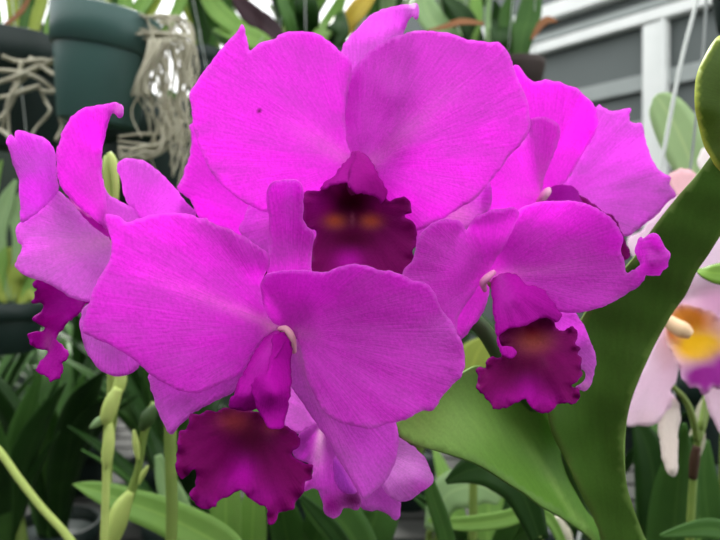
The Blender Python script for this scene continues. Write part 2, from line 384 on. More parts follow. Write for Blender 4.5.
# --- bloom B: the front bloom, in focus
B = thing('orchid_bloom', 'front magenta orchid bloom with two broad petals spread wide and ruffled dark lip hanging below', 'flower', P(286, 332, .238), 'magenta orchid blooms')
sheet('petal', [(282,328),(274,322),(267,314),(262,298),(262,279),(270,262),(267,253),(255.5,244),(244,236.5),(226,228),(211.6,222),(206,217.5),(200,218),(190,215),(173.6,213),(159,213.5),(144,216.5),(134,220.5),(127,222),(122,218.5),(115,215.5),(104.5,214.5),(106.5,226),(110.5,241),(111,254),(106,267),(99,279),(92,293),(88,307),(84,320),(84,333),(91,336.5),(99,339.5),(112.5,346),(125,354),(137.5,362.5),(150,373.5),(162.5,382.5),(180,391),(193,392.7),(207.5,390.5),(220,384),(232.5,378),(243,370),(254,352),(266,337),(276,331)],
      [(280,328,229),(264,290,226),(266,253,223),(206,218,217),(150,214,213),(106,216,207),(110,250,209),(85,330,205),(137,362,206),(192,392,209),(243,370,222),(180,290,214),(130,268,210),(110,335,203),(230,310,219)],
      PET, B, (286,330), MG, ribs=[(286,330,130,266,9,WH,0.5),(286,330,258,325,9,(0.95,0.75,0.75),0.75)], ruffle=0.6, rlen=26, rdeep=14)
sheet('petal', [(291,331),(282.5,327),(275,324.5),(266,311),(261.7,296),(261,283),(267,274.5),(284.5,271),(304,270),(319.6,273),(328,271.5),(339.5,267),(355,264.3),(367,266),(379,270),(391.5,271.4),(403.7,276),(413,281),(424,282.5),(434,292),(440,306),(449.6,319),(457,332.6),(463.4,348),(464.5,362),(462,375),(452.7,385),(443.5,396),(437,404.5),(431.5,411.3),(424,410.5),(412.5,416),(400,421.3),(389,423.5),(380,426),(367.5,428.3),(352.5,426.5),(340,422.5),(328,415),(319,405),(310,386),(305,366),(301,348),(296,337)],
      [(290,331,226),(266,311,222),(262,285,217),(284,271,212),(306,270,209),(355,264,206),(414,281,208),(440,306,213),(464,360,206),(431,411,201),(367,428,201),(317,404,208),(303,355,217),(370,345,210),(340,325,215),(300,300,222),(420,330,212)],
      PET, B, (290,330), MG, ribs=[(290,331,330,338,9,WH,0.35)], blobs=[(440,330,26,22,MGP,0.35)], ruffle=0.6, rlen=24, rdeep=14)
sheet('sepal', [(300,332),(284,330),(278,300),(268,276),(267,262),(269,248),(269.5,232),(268,214),(267,194),(268.5,186),(274,181.5),(283,180),(294,180),(300.7,183),(303,188),(304,197),(303,210),(303,220),(307,227),(314,233),(314,241),(312,252),(312,270),(309,300)],
      [(290,330,230),(277,270,228),(268,215,226),(303,215,226),(286,230,230),(312,245,231),(290,190,223),(284,181,217),(310,280,230),(295,280,232)],
      PET, B, (292,330), MG, ribs=[(290,182,288,260,9,MGP,0.5)])
sheet('sepal', [(276,330),(262,345),(240,352),(200,366),(165,368),(149,375),(150,386),(152.5,395),(157.5,410),(163,424),(168,432.5),(173,434.3),(180,426),(190,416),(202.5,407.5),(220,399),(235,391),(252,375),(275,350)],
      [(272,336,236),(152,378,221),(170,434,214),(220,399,225),(200,385,226),(245,360,232)], PET, B, (280,330), MGP, ribs=[(280,330,170,430,10,MG,0.4)])
sheet('sepal', [(294,340),(288,346),(288,365),(291,386),(300,400),(315,421),(327.5,440),(340,462.5),(352.5,482.5),(360,495),(366,498.5),(372,494),(379,488),(388,477.5),(395,463),(398,445),(397.5,427),(385,405),(350,380),(320,355),(305,341)],
      [(292,342,234),(291,386,231),(340,462,224),(366,498,219),(398,440,227),(390,474,223),(352,440,226),(330,380,229)], PET, B, (292,338), MGP, ribs=[(292,338,362,490,9,WH,0.35)], vein=0.2)
lipB = sheet('lip', [(189,419),(191,415),(200,415.8),(203,411.5),(209,410),(217.5,411),(227.5,408),(240,409),(255,411),(275,419),(285,426),(295,431),(300.5,439),(299,446),(293,452.5),(296,459),(305,462.5),(312,464),(313,472.5),(311.5,479),(305,480.5),(304,492),(296.5,499),(294,509),(288,512),(279,513.5),(276,521),(268.5,523.5),(267,516),(267,509),(260,505),(250,498),(241.3,490),(232.5,494.5),(220,500),(214.5,507),(205,509.3),(198,505.5),(190.5,498),(190.5,491),(195.5,485),(194.5,470),(188,475),(182,480),(177.5,472.5),(175.7,464),(176.5,455),(177.5,447),(177,438),(180,430),(186,429.5)],
      [(230,410,222),(258,420,224),(250,437,220),(190,415,213),(178,440,207),(182,478,201),(205,508,198),(241,490,203),(270,522,197),(304,490,203),(312,470,206),(300,440,215),(285,427,220),(215,460,208),(275,460,209),(241,470,212)],
      LIP, B, (252,420), DK, blobs=[(252,440,26,26,DKK,0.95),(233,421,16,10,(0.42,0.06,0.06),0.75),(272,428,9,6,(0.36,0.04,0.08),0.5),(203,447,24,24,(0.15,0.0,0.085),.6),(292,462,20,24,(0.16,0.0,0.085),.6),(243,474,13,16,BRT,0.7),(262,497,18,13,BRT,0.35),(230,486,14,11,BRT,0.35),(205,502,14,9,(0.3,0.003,0.25),0.4)],
      ruffle=1.5, rlen=16, rdeep=9, step=3.4, smooth=2.2)
sheet('side_lobe', [(278,331),(270,334),(262,341),(250,360),(240,380),(232.5,397),(228.5,407),(240,409.5),(253,410.5),(262,400),(270,372),(280,350),(286,338)],
      [(277,332,225),(262,341,221),(240,380,213),(230,406,210),(252,410,211),(265,375,207),(284,340,220),(245,395,206)], LIP, lipB, (280,330), (0.52,0.006,0.44), ribs=[(280,330,240,400,8,MG,0.3)], step=3.2, vein=0.2)
sheet('side_lobe', [(272,337),(271,352),(268,366),(265,375.5),(257,377.5),(253,383),(251,390),(254.5,402),(262,418),(267,425),(273,428.3),(282,427),(284,419),(286.5,408),(290,390),(291.5,365),(291,345),(286,334),(278,333)],
      [(275,337,218),(266,374,205),(252,388,206),(262,417,203),(274,428,203),(286,408,211),(291,362,219),(288,338,222),(276,395,201)], LIP, lipB, (282,332), (0.50,0.005,0.42), step=3.2, vein=0.2)
tube('column', [P(279,329,.225), P(286,329,.2225), P(292,338,.2225), P(294,352,.226)], [.0009,.0013,.0014,.0010], plain_mat('column_cream_pink', (0.80,0.45,0.45), (0.62,0.25,0.42), .5), B, n=10)
pedicel(B, P(290,333,.236), NODE)

# --- bloom C: facing, right of centre
C = thing('orchid_bloom', 'magenta orchid bloom right of the front one, right petal ending in small curled tip', 'flower', P(488, 278, .25), 'magenta orchid blooms')
sheet('petal', [(486,280),(486,266),(496,247),(507,225),(518,211),(530,204.5),(550,201.3),(575,201),(590,205),(602.5,212),(612.5,220),(620,229.5),(623.5,240),(621.5,250),(624,260),(626,272),(632.5,270.5),(640.5,265),(637.5,259),(635.6,251),(637.5,243),(639,237),(641,236),(643,238),(648,235.5),(653,233.5),(658,235),(662,240),(665,246.5),(669.8,254),(668,260),(668,266),(663,270),(660,274.5),(653,275),(646,274.2),(645.2,277),(644.5,280.5),(635,289),(622.5,296.5),(610,303),(602,307.5),(585,311.5),(570,313),(550,308),(520,295),(500,284)],
      [(490,279,243),(515,225,237),(550,201,232),(603,213,229),(622,243,232),(625,272,233),(610,302,226),(565,312,231),(560,255,235),(643,279,228),(638,258,231),(640,240,227),(653,235,219),(668,254,217),(658,273,223),(650,262,218),(646,248,223),(658,250,222),(520,270,240)],
      PET, C, (488,276), MG, ribs=[(488,276,600,262,9,WH,0.35)], ruffle=0.4, rlen=22)
sheet('petal', [(488,272),(494,263),(500,252.5),(509,238),(516,222.5),(519.5,212.5),(514,207.5),(502.5,209),(490,210.5),(477.5,216),(471,223),(466,230),(463.5,225),(457.5,220.5),(445,219),(434,223),(422.5,231),(417.5,240),(415,255),(410,264),(402.5,272),(402,290),(412,310),(432,330),(450,342),(456,332),(459,316),(470,298),(482,281)],
      [(488,272,240),(516,222,231),(503,209,229),(466,229,236),(442,220,229),(417,240,227),(404,275,226),(425,320,226),(455,335,226),(458,272,231),(490,245,234),(478,283,238)],
      PET, C, (490,276), MG, ribs=[(488,274,515,215,6,WH,0.15)], blobs=[(463,232,6,14,MGP,0.4)])
sheet('sepal', [(484,279),(488,285),(488.5,293),(486,305),(481.5,314),(477,321.5),(466,335),(460,339.8),(455,333),(452,322),(460,305),(469,292),(477,281)],
      [(483,280,243),(487,302,241),(462,338,236),(466,298,242)], PET, C, (485,277), MG)
sheet('sepal', [(545,312),(560,311),(575,312.5),(580.5,320),(585.5,328),(592,344),(595.8,362),(593,379),(588.5,388.5),(582,390.7),(575,387),(580,385),(585,378),(583,370),(570,365),(555,345)],
      [(552,312,241),(575,312,239),(595,360,233),(588,389,228),(576,387,227),(570,350,239)], PET, C, (530,300), MGP, blobs=[(586,386,8,5,WH,0.5)])
lipC = sheet('lip', [(501,329),(515,325),(527.5,324),(535,319.5),(545,317.5),(554,321),(557,329.5),(563,331),(569,328),(574.5,327.2),(577.5,335),(576.2,344),(580.5,348),(577.8,353),(582.5,361),(580,369),(583.5,375),(579,380),(573,383),(571.5,386.5),(579,390),(578,399),(572,405),(566,403),(557,404.8),(550,412),(545,413.5),(535,411),(529,405),(525,398),(518,402),(510,406),(502,408),(494,409.3),(489,403),(485,398),(480,391),(475.5,386),(478.5,377),(476.5,369),(485,367),(486.5,358.5),(493,357),(499,357.5),(502,350),(499.5,341),(498,333)],
      [(515,326,229),(530,338,233),(500,335,226),(502,352,226),(477,370,219),(476,386,214),(494,409,208),(525,398,214),(548,413,207),(578,398,210),(583,362,219),(576,330,226),(554,320,229),(520,372,219),(555,368,217),(545,345,228),(527,388,216)],
      LIP, C, (528,330), DK, blobs=[(525,368,28,18,DKK,0.9),(533,341,17,11,(0.55,0.13,0.10),0.9),(528,395,13,16,BRT,0.7),(548,402,12,10,BRT,0.4),(505,398,14,8,BRT,0.3)],
      ruffle=1.4, rlen=12, rdeep=8, step=3.0, smooth=2.0)
sheet('side_lobe', [(491,281),(498,276),(506,274),(518,276.5),(526,284),(540,288),(551,298),(558,308),(561,318),(555,322),(546,318.5),(535,320),(526,325),(514,327),(505,331),(499,338),(503,347),(512,346.5),(517,352),(512,357.5),(506,357),(501,352),(498,341),(495.5,325),(493,303)],
      [(491,282,238),(506,274,233),(528,284,229),(556,305,229),(560,318,229),(498,335,222),(507,352,219),(515,352,220),(514,327,222),(512,300,223),(535,305,226)], LIP, lipC, (495,276), (0.54,0.008,0.46), ribs=[(500,276,510,325,10,MG,0.35)], step=3.0, smooth=2.2)
tube('column', [P(494,272,.2385), P(488,277,.236), P(483,283,.237), P(485,291,.239)], [.0010,.0015,.0015,.0009], plain_mat('column_pink', (0.82,0.35,0.55), (0.7,0.2,0.5), .5), C, n=10)
pedicel(C, P(490,284,.248), NODE)

# --- bloom D: behind, upper right
D = thing('orchid_bloom', 'magenta orchid bloom at upper right, behind the top bloom and against grey wall', 'flower', P(545, 196, .292), 'magenta orchid blooms')
sheet('petal', [(544,198),(528,170),(515,130),(507,90),(509,72),(513,66),(518,65),(522,69),(525,75),(530,79),(535,82),(540,80.5),(545,79.5),(550,80),(557,81.5),(563.7,83),(571,86),(577,88),(583,93),(587.5,97.5),(592,102),(595.5,108),(597.8,115),(597.8,123),(594,135),(586,148),(577,163.5),(566,182),(552,194)],
      [(543,196,285),(566,182,284),(598,121,275),(577,88,275),(540,80,280),(516,66,279),(510,110,285),(558,130,281),(580,140,284)], PET, D, (543,198), MG, ruffle=0.7, rlen=16, rdeep=9)
sheet('petal', [(540,198),(544,177),(550,162),(556,148),(560,135),(558,124.5),(550,119),(540,116.3),(532,118.5),(528.5,127),(527,138),(512,151),(494,167),(482,188),(480,214),(500,222),(522,216),(534,206)],
      [(540,197,277),(545,170,275),(558,131,272),(540,117,271),(529,137,270),(500,170,261),(488,210,262),(519,212,271),(530,165,272)], PET, D, (540,200), MG, ribs=[(542,195,505,190,6,WH,0.2),(541,194,543,150,5,WH,0.45)])
sheet('petal', [(556,196),(572,172),(588,140),(597,106.5),(603.5,108),(609,110),(614,110.5),(622,109),(630.5,108),(629.5,115),(629.8,121.5),(634,123.5),(641,123),(643,130),(644.6,137),(648.5,150),(653,160),(659,169),(666,174),(671,178),(669.5,184),(676,194),(671,199),(665,205),(658,213),(650,220),(643,226),(635,231),(625,236.5),(600,232),(575,212)],
      [(560,194,291),(597,107,287),(630,109,284),(645,137,283),(674,190,281),(650,220,280),(620,236,282),(580,212,289),(615,165,290),(668,178,287)], PET, D, (555,200), MGP, ribs=[(560,195,640,150,12,MG,0.3)], ruffle=0.6, rlen=20)
lipD = sheet('lip', [(565,195),(580,196),(592,203),(601,210.5),(606,213),(612,214.5),(616.5,220),(619,228),(622.5,234.5),(625,242.5),(629,250),(628.5,257),(624,262),(612,263),(595,245),(578,220)],
      [(570,200,275),(601,211,270),(628,252,264),(612,262,265),(590,225,268)], LIP, D, (565,195), DK, ruffle=0.8, rlen=12, rdeep=6)
sheet('side_lobe', [(543,198),(549,190),(557,186.5),(565,184.8),(571,186),(576,190),(580,196.5),(581.5,205),(560,212),(545,207)],
      [(544,198,280),(565,185,276),(580,198,273),(560,205,270)], LIP, lipD, (543,198), (0.42,0.006,0.40))
tube('column', [P(538,203,.276), P(543,197,.273), P(547,192,.272), P(549,189,.274)], [.0014,.0020,.0019,.0010], plain_mat('column_pale', (0.9,0.5,0.65), (0.8,0.35,0.6), .5), D, n=10)
pedicel(D, P(546,202,.292), NODE)

# --- bloom E: at the left, side view
E = thing('orchid_bloom', 'magenta orchid bloom at far left seen from the side, tall sepal curling over', 'flower', P(110, 228, .268), 'magenta orchid blooms')
sheet('sepal', [(107,228),(93,217.5),(80,208.5),(70,198.5),(63,190),(58.5,180),(56.5,168),(56.3,155),(58,145),(60.5,137),(65,126.5),(71.7,116.7),(81,109.5),(91.7,106),(103,104.5),(110,103),(116,102.3),(121,104.5),(123.5,110),(122.8,115),(119.5,118.2),(116.5,114.5),(111.5,112.5),(108,121.7),(105.5,133),(103,146),(102,157),(102,168),(103,180),(105,193),(107,206)],
      [(106,225,260),(70,198,258),(57,165,255),(65,127,258),(92,107,256),(103,150,266),(84,160,262),(112,104,247),(121,117,238),(111,112,247)],
      PET, E, (107,228), MG, ribs=[(107,228,80,130,12,WH,0.15)], blobs=[(121,110,6,6,WH,.4)])
sheet('petal', [(110,240),(100,232),(88,221),(78,210.5),(68,199),(57,190),(48,203),(36.7,212.5),(22,221),(16,228.5),(15.5,235),(18,241.7),(22,247),(20,254),(16,261.5),(15,266.5),(19,271),(24,275.5),(35.5,279),(47,283),(60,290.5),(71,297.5),(82,301),(92,300.5),(104,285),(112,262)],
      [(108,240,252),(57,192,244),(22,222,238),(15,264,236),(60,290,235),(92,300,240),(112,260,247),(62,248,241),(84,220,249)],
      PET, E, (112,240), (0.82,0.26,0.83), ribs=[(112,240,25,255,16,WH,0.4)], ruffle=0.5)
sheet('petal', [(57.5,190),(48,203.5),(36.7,213),(22,222),(20,212),(20,196),(19,180),(14,165.5),(10,152),(6.3,143.5),(7.5,138),(11,134.7),(14,138),(16,142),(16,136),(17,131),(25,131),(36.7,135),(46.7,140),(53,147),(56,160),(57.3,178)],
      [(57,188,243),(22,221,235),(53,148,246),(18,132,245),(15,141,247),(7,142,249),(14,165,243),(36,172,236),(40,145,243)],
      PET, E, (60,215), (0.80,0.14,0.83), ruffle=0.3)
sheet('petal', [(122,182),(117.5,172),(117.5,164.5),(121,160.5),(126.7,158.8),(138,159),(149,163),(160,172),(169,181),(178,192),(188,204),(195.5,214),(188,226),(150,226),(136,210),(128,203),(124,195)],
      [(118,166,266),(138,159,267),(195,214,273),(150,224,268),(124,197,268),(150,188,262)], PET, E, (130,235), MGP, ribs=[(140,232,150,172,12,MG,.4)])
sheet('sepal', [(103,188),(110,196),(120,201),(131,206.7),(149,213),(150,226),(120,228),(102,225)],
      [(107,194,268),(148,213,270),(120,225,266)], PET, E, (110,228), MGP)
lipE = sheet('lip', [(92,299),(87,304),(82,309.5),(73,318),(66,325.5),(60,333),(57,341),(64.5,346.5),(69.5,353),(67,359),(61.5,363),(62,370),(59,378),(54.5,379.5),(50,382),(48,377),(40,373),(35.5,369),(40,363),(45.5,356.7),(48,350.5),(38,349.5),(34,346),(31,343),(28,335.5),(33,332),(41,331),(44.5,328),(35.5,323),(32.7,318),(40,313),(43,305.5),(38,302.5),(32,302),(34.5,296.7),(33.5,292),(37,289),(33.5,285.5),(37,280),(50,280),(75,292)],
      [(88,300,251),(60,287,249),(37,281,246),(31,302,240),(43,305,248),(33,319,240),(46,328,248),(57,341,245),(28,336,239),(48,349,246),(66,352,238),(50,382,234),(38,370,238),(60,310,246)],
      LIP, E, (88,300), (0.46,0.004,0.38), blobs=[(70,312,16,12,BRT,0.6),(48,342,5,9,(0.5,0.12,0.4),0.5),(36,300,7,18,DK,.5)], ruffle=0.7, rlen=13, rdeep=6, step=3.0, smooth=2.0)
sheet('side_lobe', [(66,192),(78,206),(93,217),(108,228),(110,240),(98,236),(84,222),(72,206)],
      [(70,198,262),(108,232,266),(88,220,262)], LIP, lipE, (112,240), BRT)
sheet('sepal', [(84,308),(81,318),(80.5,327),(82,339),(85,348),(90,358),(98,368),(109,375),(120,376.8),(131,373.5),(138.5,367),(142,350),(130,325),(105,300)],
      [(84,312,241),(82,340,237),(109,375,230),(138,366,231),(115,315,244),(108,345,231)], PET, E, (110,270), MGP)
pedicel(E, P(112,236,.270), P(300,300,.288), sag=-0.004)

# --- bloom F: low down behind the front lip
F = thing('orchid_bloom', 'pale magenta orchid bloom low down, half hidden behind the front bloom, with white striped throat', 'flower', P(340, 425, .275), 'magenta orchid blooms')
sheet('sepal', [(291,384),(300,398),(309,411),(319,424),(309,430),(300,433.5),(290,431),(282,424),(283,400)],
      [(291,386,262),(318,424,258),(284,427,256)], PET, F, (330,430), (0.86,0.32,0.86))
lipF = sheet('lip', [(316,424),(308,429),(299,434.5),(295,445),(293.5,454),(299,460),(308,463),(313,471),(309,478),(304.5,483),(303.5,491),(311,488.5),(318,490),(321.5,497),(323,506),(325,513),(331,517.5),(336,517),(341,513),(344,508.5),(350,508),(357.5,509.5),(361,502),(360,494),(354,470),(342,440),(330,424)],
      [(316,425,256),(300,434,252),(294,454,248),(311,466,250),(304,490,244),(331,517,241),(360,501,248),(340,450,257),(325,470,252)],
      PET, F, (325,425), (0.80,0.16,0.80), ribs=[(321,430,315,482,7,(0.93,0.72,0.86),1.0)], blobs=[(331,506,14,11,BRT,0.9),(352,500,11,9,DK,0.9),(306,486,7,6,BRT,0.5),(303,445,10,14,(0.5,0.02,0.5),.6)], ruffle=0.8, rlen=13, rdeep=7, step=3.2)
sheet('side_lobe', [(334,456),(342,466),(350,480),(356.5,492),(349,494),(340,490),(334,478)],
      [(336,460,249),(356,492,247),(335,480,250)], PET, lipF, (335,440), (0.72,0.22,0.80), step=3.2)
sheet('petal', [(352,492),(361,507),(367.5,511),(377.5,510.5),(387.5,515),(393,519.5),(397,520),(400,516),(401,504),(398,490),(375,475)],
      [(360,510,255),(396,520,249),(401,504,254),(365,485,262)], PET, F, (350,450), (0.84,0.22,0.85))
sheet('petal', [(396,437),(404,440.5),(411,445),(422.5,455),(428,464),(431,472),(433.5,481),(425,489),(415,496.5),(408,500),(401,501.5),(394.5,499.5),(389,496),(383,488),(375,468),(384,448)],
      [(399,439,264),(422,455,258),(433,481,247),(402,501,243),(383,486,252),(416,478,244),(385,455,264)], PET, F, (360,440), (0.86,0.36,0.87), blobs=[(424,490,12,8,MG,.9)])
tube('column', [P(322,424,.262), P(328,434,.260), P(332,446,.259)], [.0018,.0024,.0014], plain_mat('column_white_pink', (0.9,0.7,0.8), (0.8,0.5,0.7), .5), F, n=8)
pedicel(F, P(345,430,.272), NODE)

# --- bloom G: only two petals of it show behind the top bloom's left petal
G = thing('orchid_bloom', 'mostly hidden magenta orchid bloom behind the top bloom, left of it', 'flower', P(262, 220, .30), 'magenta orchid blooms')
sheet('petal', [(190,124),(192,136),(191.5,146),(189,157),(185,169),(180.5,181),(177,189),(189,199),(195.5,212),(206,226),(228,240),(262,236),(275,215),(262,180),(225,140),(205,122)],
      [(190,128,284),(177,188,280),(200,218,284),(262,232,296),(225,150,292),(215,185,284)], PET, G, (265,222), MG, ribs=[(265,222,185,180,12,MGP,.5)])
sheet('sepal', [(262,222),(256,190),(258,160),(270,135),(284,150),(286,185),(276,222)],
      [(266,222,298),(268,140,300),(280,180,300)], PET, G, (265,222), MGP)
sheet('petal', [(268,222),(285,200),(310,178),(335,170),(340,195),(322,225),(290,236)],
      [(270,222,298),(335,175,300),(310,215,302)], PET, G, (265,222), MG)
sheet('lip', [(262,226),(280,228),(296,244),(300,270),(280,290),(258,284),(250,258)],
      [(266,226,296),(300,270,292),(255,280,286),(275,258,296)], LIP, G, (265,226), DK, ruffle=0.8)
pedicel(G, P(264,222,.300), P(330,300,.300))

# ------------------------------------------------------------------ the plant that carries them
plant = thing('orchid_plant', 'green orchid plant at lower right with two broad leaves rising past the blooms', 'plant', P(615, 700, .33))
GRN = (0.060, 0.135, 0.020); GRL = (0.13, 0.27, 0.045)
sheet('leaf', [(548,414),(549,395),(558,370),(570,340),(582,319),(592,303),(608,288),(626,267),(640,250),(650,233),(665,212.5),(680,194),(695,177),(710,157.5),(724,140),(745,110),(775,80),(800,90),(795,130),(770,170),(745,200),(722,233),(708,255),(697,271),(686,294),(673,312.5),(660,335),(650,355),(640,377.5),(631,402),(626,425),(624,450),(626,480),(632.5,505),(642.5,532),(652,560),(645,640),(640,700),(610,700),(608,600),(601,541),(594,520),(580,492),(566,461),(553,435)],
      [(548,414,287),(590,305,280),(650,233,270),(705,165,260),(780,85,245),(745,200,256),(697,272,271),(640,378,286),(624,450,291),(600,330,290),(660,290,280),(600,540,302),(645,540,302),(602,440,302),(625,690,325),(575,440,300)],
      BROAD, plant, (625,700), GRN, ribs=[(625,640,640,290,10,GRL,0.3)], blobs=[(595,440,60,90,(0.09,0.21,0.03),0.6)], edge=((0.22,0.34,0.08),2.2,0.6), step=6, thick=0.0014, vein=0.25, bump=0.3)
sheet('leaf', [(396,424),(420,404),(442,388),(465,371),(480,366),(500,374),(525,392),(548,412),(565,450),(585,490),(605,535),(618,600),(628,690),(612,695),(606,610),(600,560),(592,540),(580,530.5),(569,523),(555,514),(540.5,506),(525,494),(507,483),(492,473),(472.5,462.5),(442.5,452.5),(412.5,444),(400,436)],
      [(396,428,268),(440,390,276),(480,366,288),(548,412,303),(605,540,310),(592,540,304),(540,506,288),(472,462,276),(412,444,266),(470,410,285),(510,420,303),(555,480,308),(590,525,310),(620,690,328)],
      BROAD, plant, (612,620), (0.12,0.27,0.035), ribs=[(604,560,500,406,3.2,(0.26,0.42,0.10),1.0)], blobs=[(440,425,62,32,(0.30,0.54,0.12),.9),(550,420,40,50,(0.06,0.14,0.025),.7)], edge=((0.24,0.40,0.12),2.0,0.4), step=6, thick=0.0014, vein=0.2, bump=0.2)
tube('flower_stem', [P(618,640,.318), P(585,510,.316), P(545,425,.312), P(505,364,.285), P(482,328,.272), P(455,308,.284), P(428,300,.292), P(360,300,.298), P(300,300,.29)], [.004,.0042,.0042,.0042,.0038,.0034,.003,.0024,.002], STEM_D, plant, n=10)
tube('pseudobulb', [P(622,1010,.335), P(625,900,.335), P(622,780,.33), P(620,690,.325), P(618,630,.318)], [.006,.012,.013,.008,.0055], STEM, plant, n=14)
tube('pseudobulb', [P(655,1010,.345), P(662,900,.35), P(668,800,.355), P(672,740,.36)], [.006,.011,.011,.004], STEM, plant, n=14)
potc = P(630, 1000, .34)
lathe('pot', [(0.0, 0.0), (.042,0.0), (.045,.002), (.056,.085), (.060,.086), (.061,.102), (.058,.103), (.055,.088), (.052,.08)], (potc.x, potc.y, 0.83+.03), POT, plant)
lathe('bark', [(0.054, 0.0), (.03,.004), (.0,.006)], (potc.x, potc.y, 0.86+.082), BARK, plant)

# the leaf tip that enters at the right edge, close to the lens
lt = thing('orchid_leaf', 'dark rounded leaf tip with bright rim, at the top right edge', 'leaf', P(790, 120, .205))
sheet('blade', [(722,36),(713,43.5),(705,57),(698,73),(695.3,89),(695.3,106),(698,121),(702,138),(706,149),(711,157),(720,170),(745,185),(790,170),(800,120),(780,60),(745,32)],
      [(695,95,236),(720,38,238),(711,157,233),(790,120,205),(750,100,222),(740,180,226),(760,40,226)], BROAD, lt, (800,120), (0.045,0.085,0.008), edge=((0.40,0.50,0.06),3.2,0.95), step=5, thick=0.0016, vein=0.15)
tube('leaf_stalk', [P(794,120,.204), P(840,150,.205), P(850,260,.25), P(800,480,.32), P(740,690,.335), P(690,900,.34), P(665,985,.342)], [.0025,.003,.003,.0035,.004,.005,.005], STEM_D, lt, n=8)

# ------------------------------------------------------------------ pale blooms at the right
K = thing('orchid_bloom', 'pale pink orchid bloom at the right edge with yellow throat and purple lip tip', 'flower', P(690, 335, .45))
sheet('petal', [(760,225),(735,222),(716,238),(705,255),(696,270),(683,292),(668,312),(690,322),(715,326),(745,330),(775,300)],
      [(720,235,440),(672,312,434),(740,330,440),(770,240,430),(720,285,428),(692,322,452),(715,326,452)], PALE, K, (705,330), PW, blobs=[(720,300,25,20,(0.85,0.55,0.80),.5)])
sheet('petal', [(668,318),(660,333),(650,354),(640,377),(631,402),(626,425),(638,425.5),(650,426.5),(658,422),(664,414),(676,402),(671,390),(677,378),(677,350)],
      [(664,330,436),(630,415,424),(655,425,420),(676,390,432),(655,375,424)], PALE, K, (690,335), PW, blobs=[(645,420,16,10,(0.82,0.66,0.72),.6)])
sheet('sepal', [(658,420),(659.5,437),(662,457),(665,467),(669.5,475),(674,477),(677.5,472),(678,450),(678,432),(681,417),(677,400),(668,398),(660,405)],
      [(668,402,428),(660,440,420),(672,476,416),(680,430,422)], PALE, K, (680,360), (0.85,0.78,0.74), step=5)
sheet('sepal', [(700,372),(718,370),(740,390),(748,430),(735,460),(718,430),(705,400)],
      [(702,374,438),(740,455,430),(745,400,430)], PALE, K, (690,350), PW)
lipK = sheet('lip', [(668,320),(672,308),(684,304),(700,308),(716,314),(730,330),(734,352),(728,378),(720,389),(713,388),(708,393),(702,394),(697,388),(690,388),(685,382),(682,378),(680,368),(674,358),(668,345),(665,332)],
      [(668,320,428),(684,305,430),(716,314,428),(734,352,418),(705,394,404),(682,376,408),(668,345,418),(690,330,438),(698,350,424)],
      PALE, K, (690,325), (0.85,0.60,0.78), blobs=[(686,322,26,20,(0.88,0.48,0.08),1.3),(700,347,24,14,(0.98,0.68,0.01),1.7),(707,381,24,16,(0.36,0.006,0.33),1.8),(726,372,16,20,(0.40,0.02,0.38),1.4)], edge=((0.85,0.60,0.78),3.0,0.5), ruffle=1.4, rlen=9, rdeep=6, step=3)
tube('column', [P(668,320,.426), P(675,326,.423), P(684,331,.419), P(691,335,.417)], [.0044,.0056,.0058,.0032], plain_mat('column_cream', (0.85,0.62,0.40), (0.72,0.48,0.26), .5), K, n=14)
tube('flower_stalk', [P(692,334,.445), P(702,350,.47), P(708,380,.49), P(700,430,.48)], [.002,.0022,.0022,.0025], STEM, K)
kp = thing('flower_spike', 'green stem with brown joint under the pale pink bloom, at the right edge', 'stem', P(690, 640, .5))
tube('stem', [P(700,430,.48), P(694,470,.487), P(690,540,.49), P(688,640,.50), P(688,690,.52)], [.0026,.003,.0034,.004,.004], STEM, kp)
tube('joint', [P(697,446,.481), P(694.5,460,.483), P(693,478,.487)], [.003,.0040,.0032], plain_mat('joint_brown', (0.07,0.035,0.02)), kp)
tube('stem_branch', [P(672,386,.462), P(684,398,.468), P(692,415,.472), P(697,440,.481)], [.0018,.0024,.0026,.0026], STEM, kp)

K2 = thing('orchid_bloom', 'pale pink orchid bloom peeping out between the upper right magenta bloom and broad leaf', 'flower', P(655, 225, .47))
sheet('petal', [(628,238),(640,232),(652,218),(664,206),(676,196),(690,200),(690,225),(670,250),(645,262),(630,252)],
      [(630,240,468),(676,198,458),(688,225,466),(645,260,460)], PALE, K2, (655,235), PW)
sheet('petal', [(668,180),(672,172),(682,169),(694,172),(702,186),(692,198),(676,197)],
      [(668,182,472),(690,170,476),(692,196,470)], PALE, K2, (680,205), (0.88,0.62,0.66))
sheet('petal', [(700,170),(697,160),(702,150),(712,146),(730,150),(732,172),(712,182)],
      [(700,168,474),(712,148,478),(728,172,470)], PALE, K2, (690,195), (0.9,0.85,0.85))
sheet('lip', [(655,236),(668,238),(678,250),(676,268),(660,276),(648,262)],
      [(658,238,464),(676,266,454),(650,264,456)], PALE, K2, (655,230), (0.8,0.6,0.2))
tube('flower_stalk', [P(664,236,.468), P(680,262,.49), P(712,300,.50), P(716,370,.50), P(700,440,.483)], .002, STEM, K2)

lf = thing('orchid_leaf', 'small green leaf tip in front of the pale bloom, at right edge', 'leaf', P(790, 262, .30))
ribbon('blade', [P(697,270.5,.345), P(707,272.5,.34), P(722,274,.335), P(750,272,.325), P(790,264,.31)], [.0015,.009,.014,.016,.010], leaf_mat('leaf_fresh_green', (0.22,0.40,0.05), (0.15,0.30,0.04)), lf, face=(0,-1,.4), fold=.1)
tube('leaf_stalk', [P(788,264.5,.311), P(830,300,.33), P(800,500,.36), P(740,690,.37), P(700,850,.365)], .003, STEM, lf)

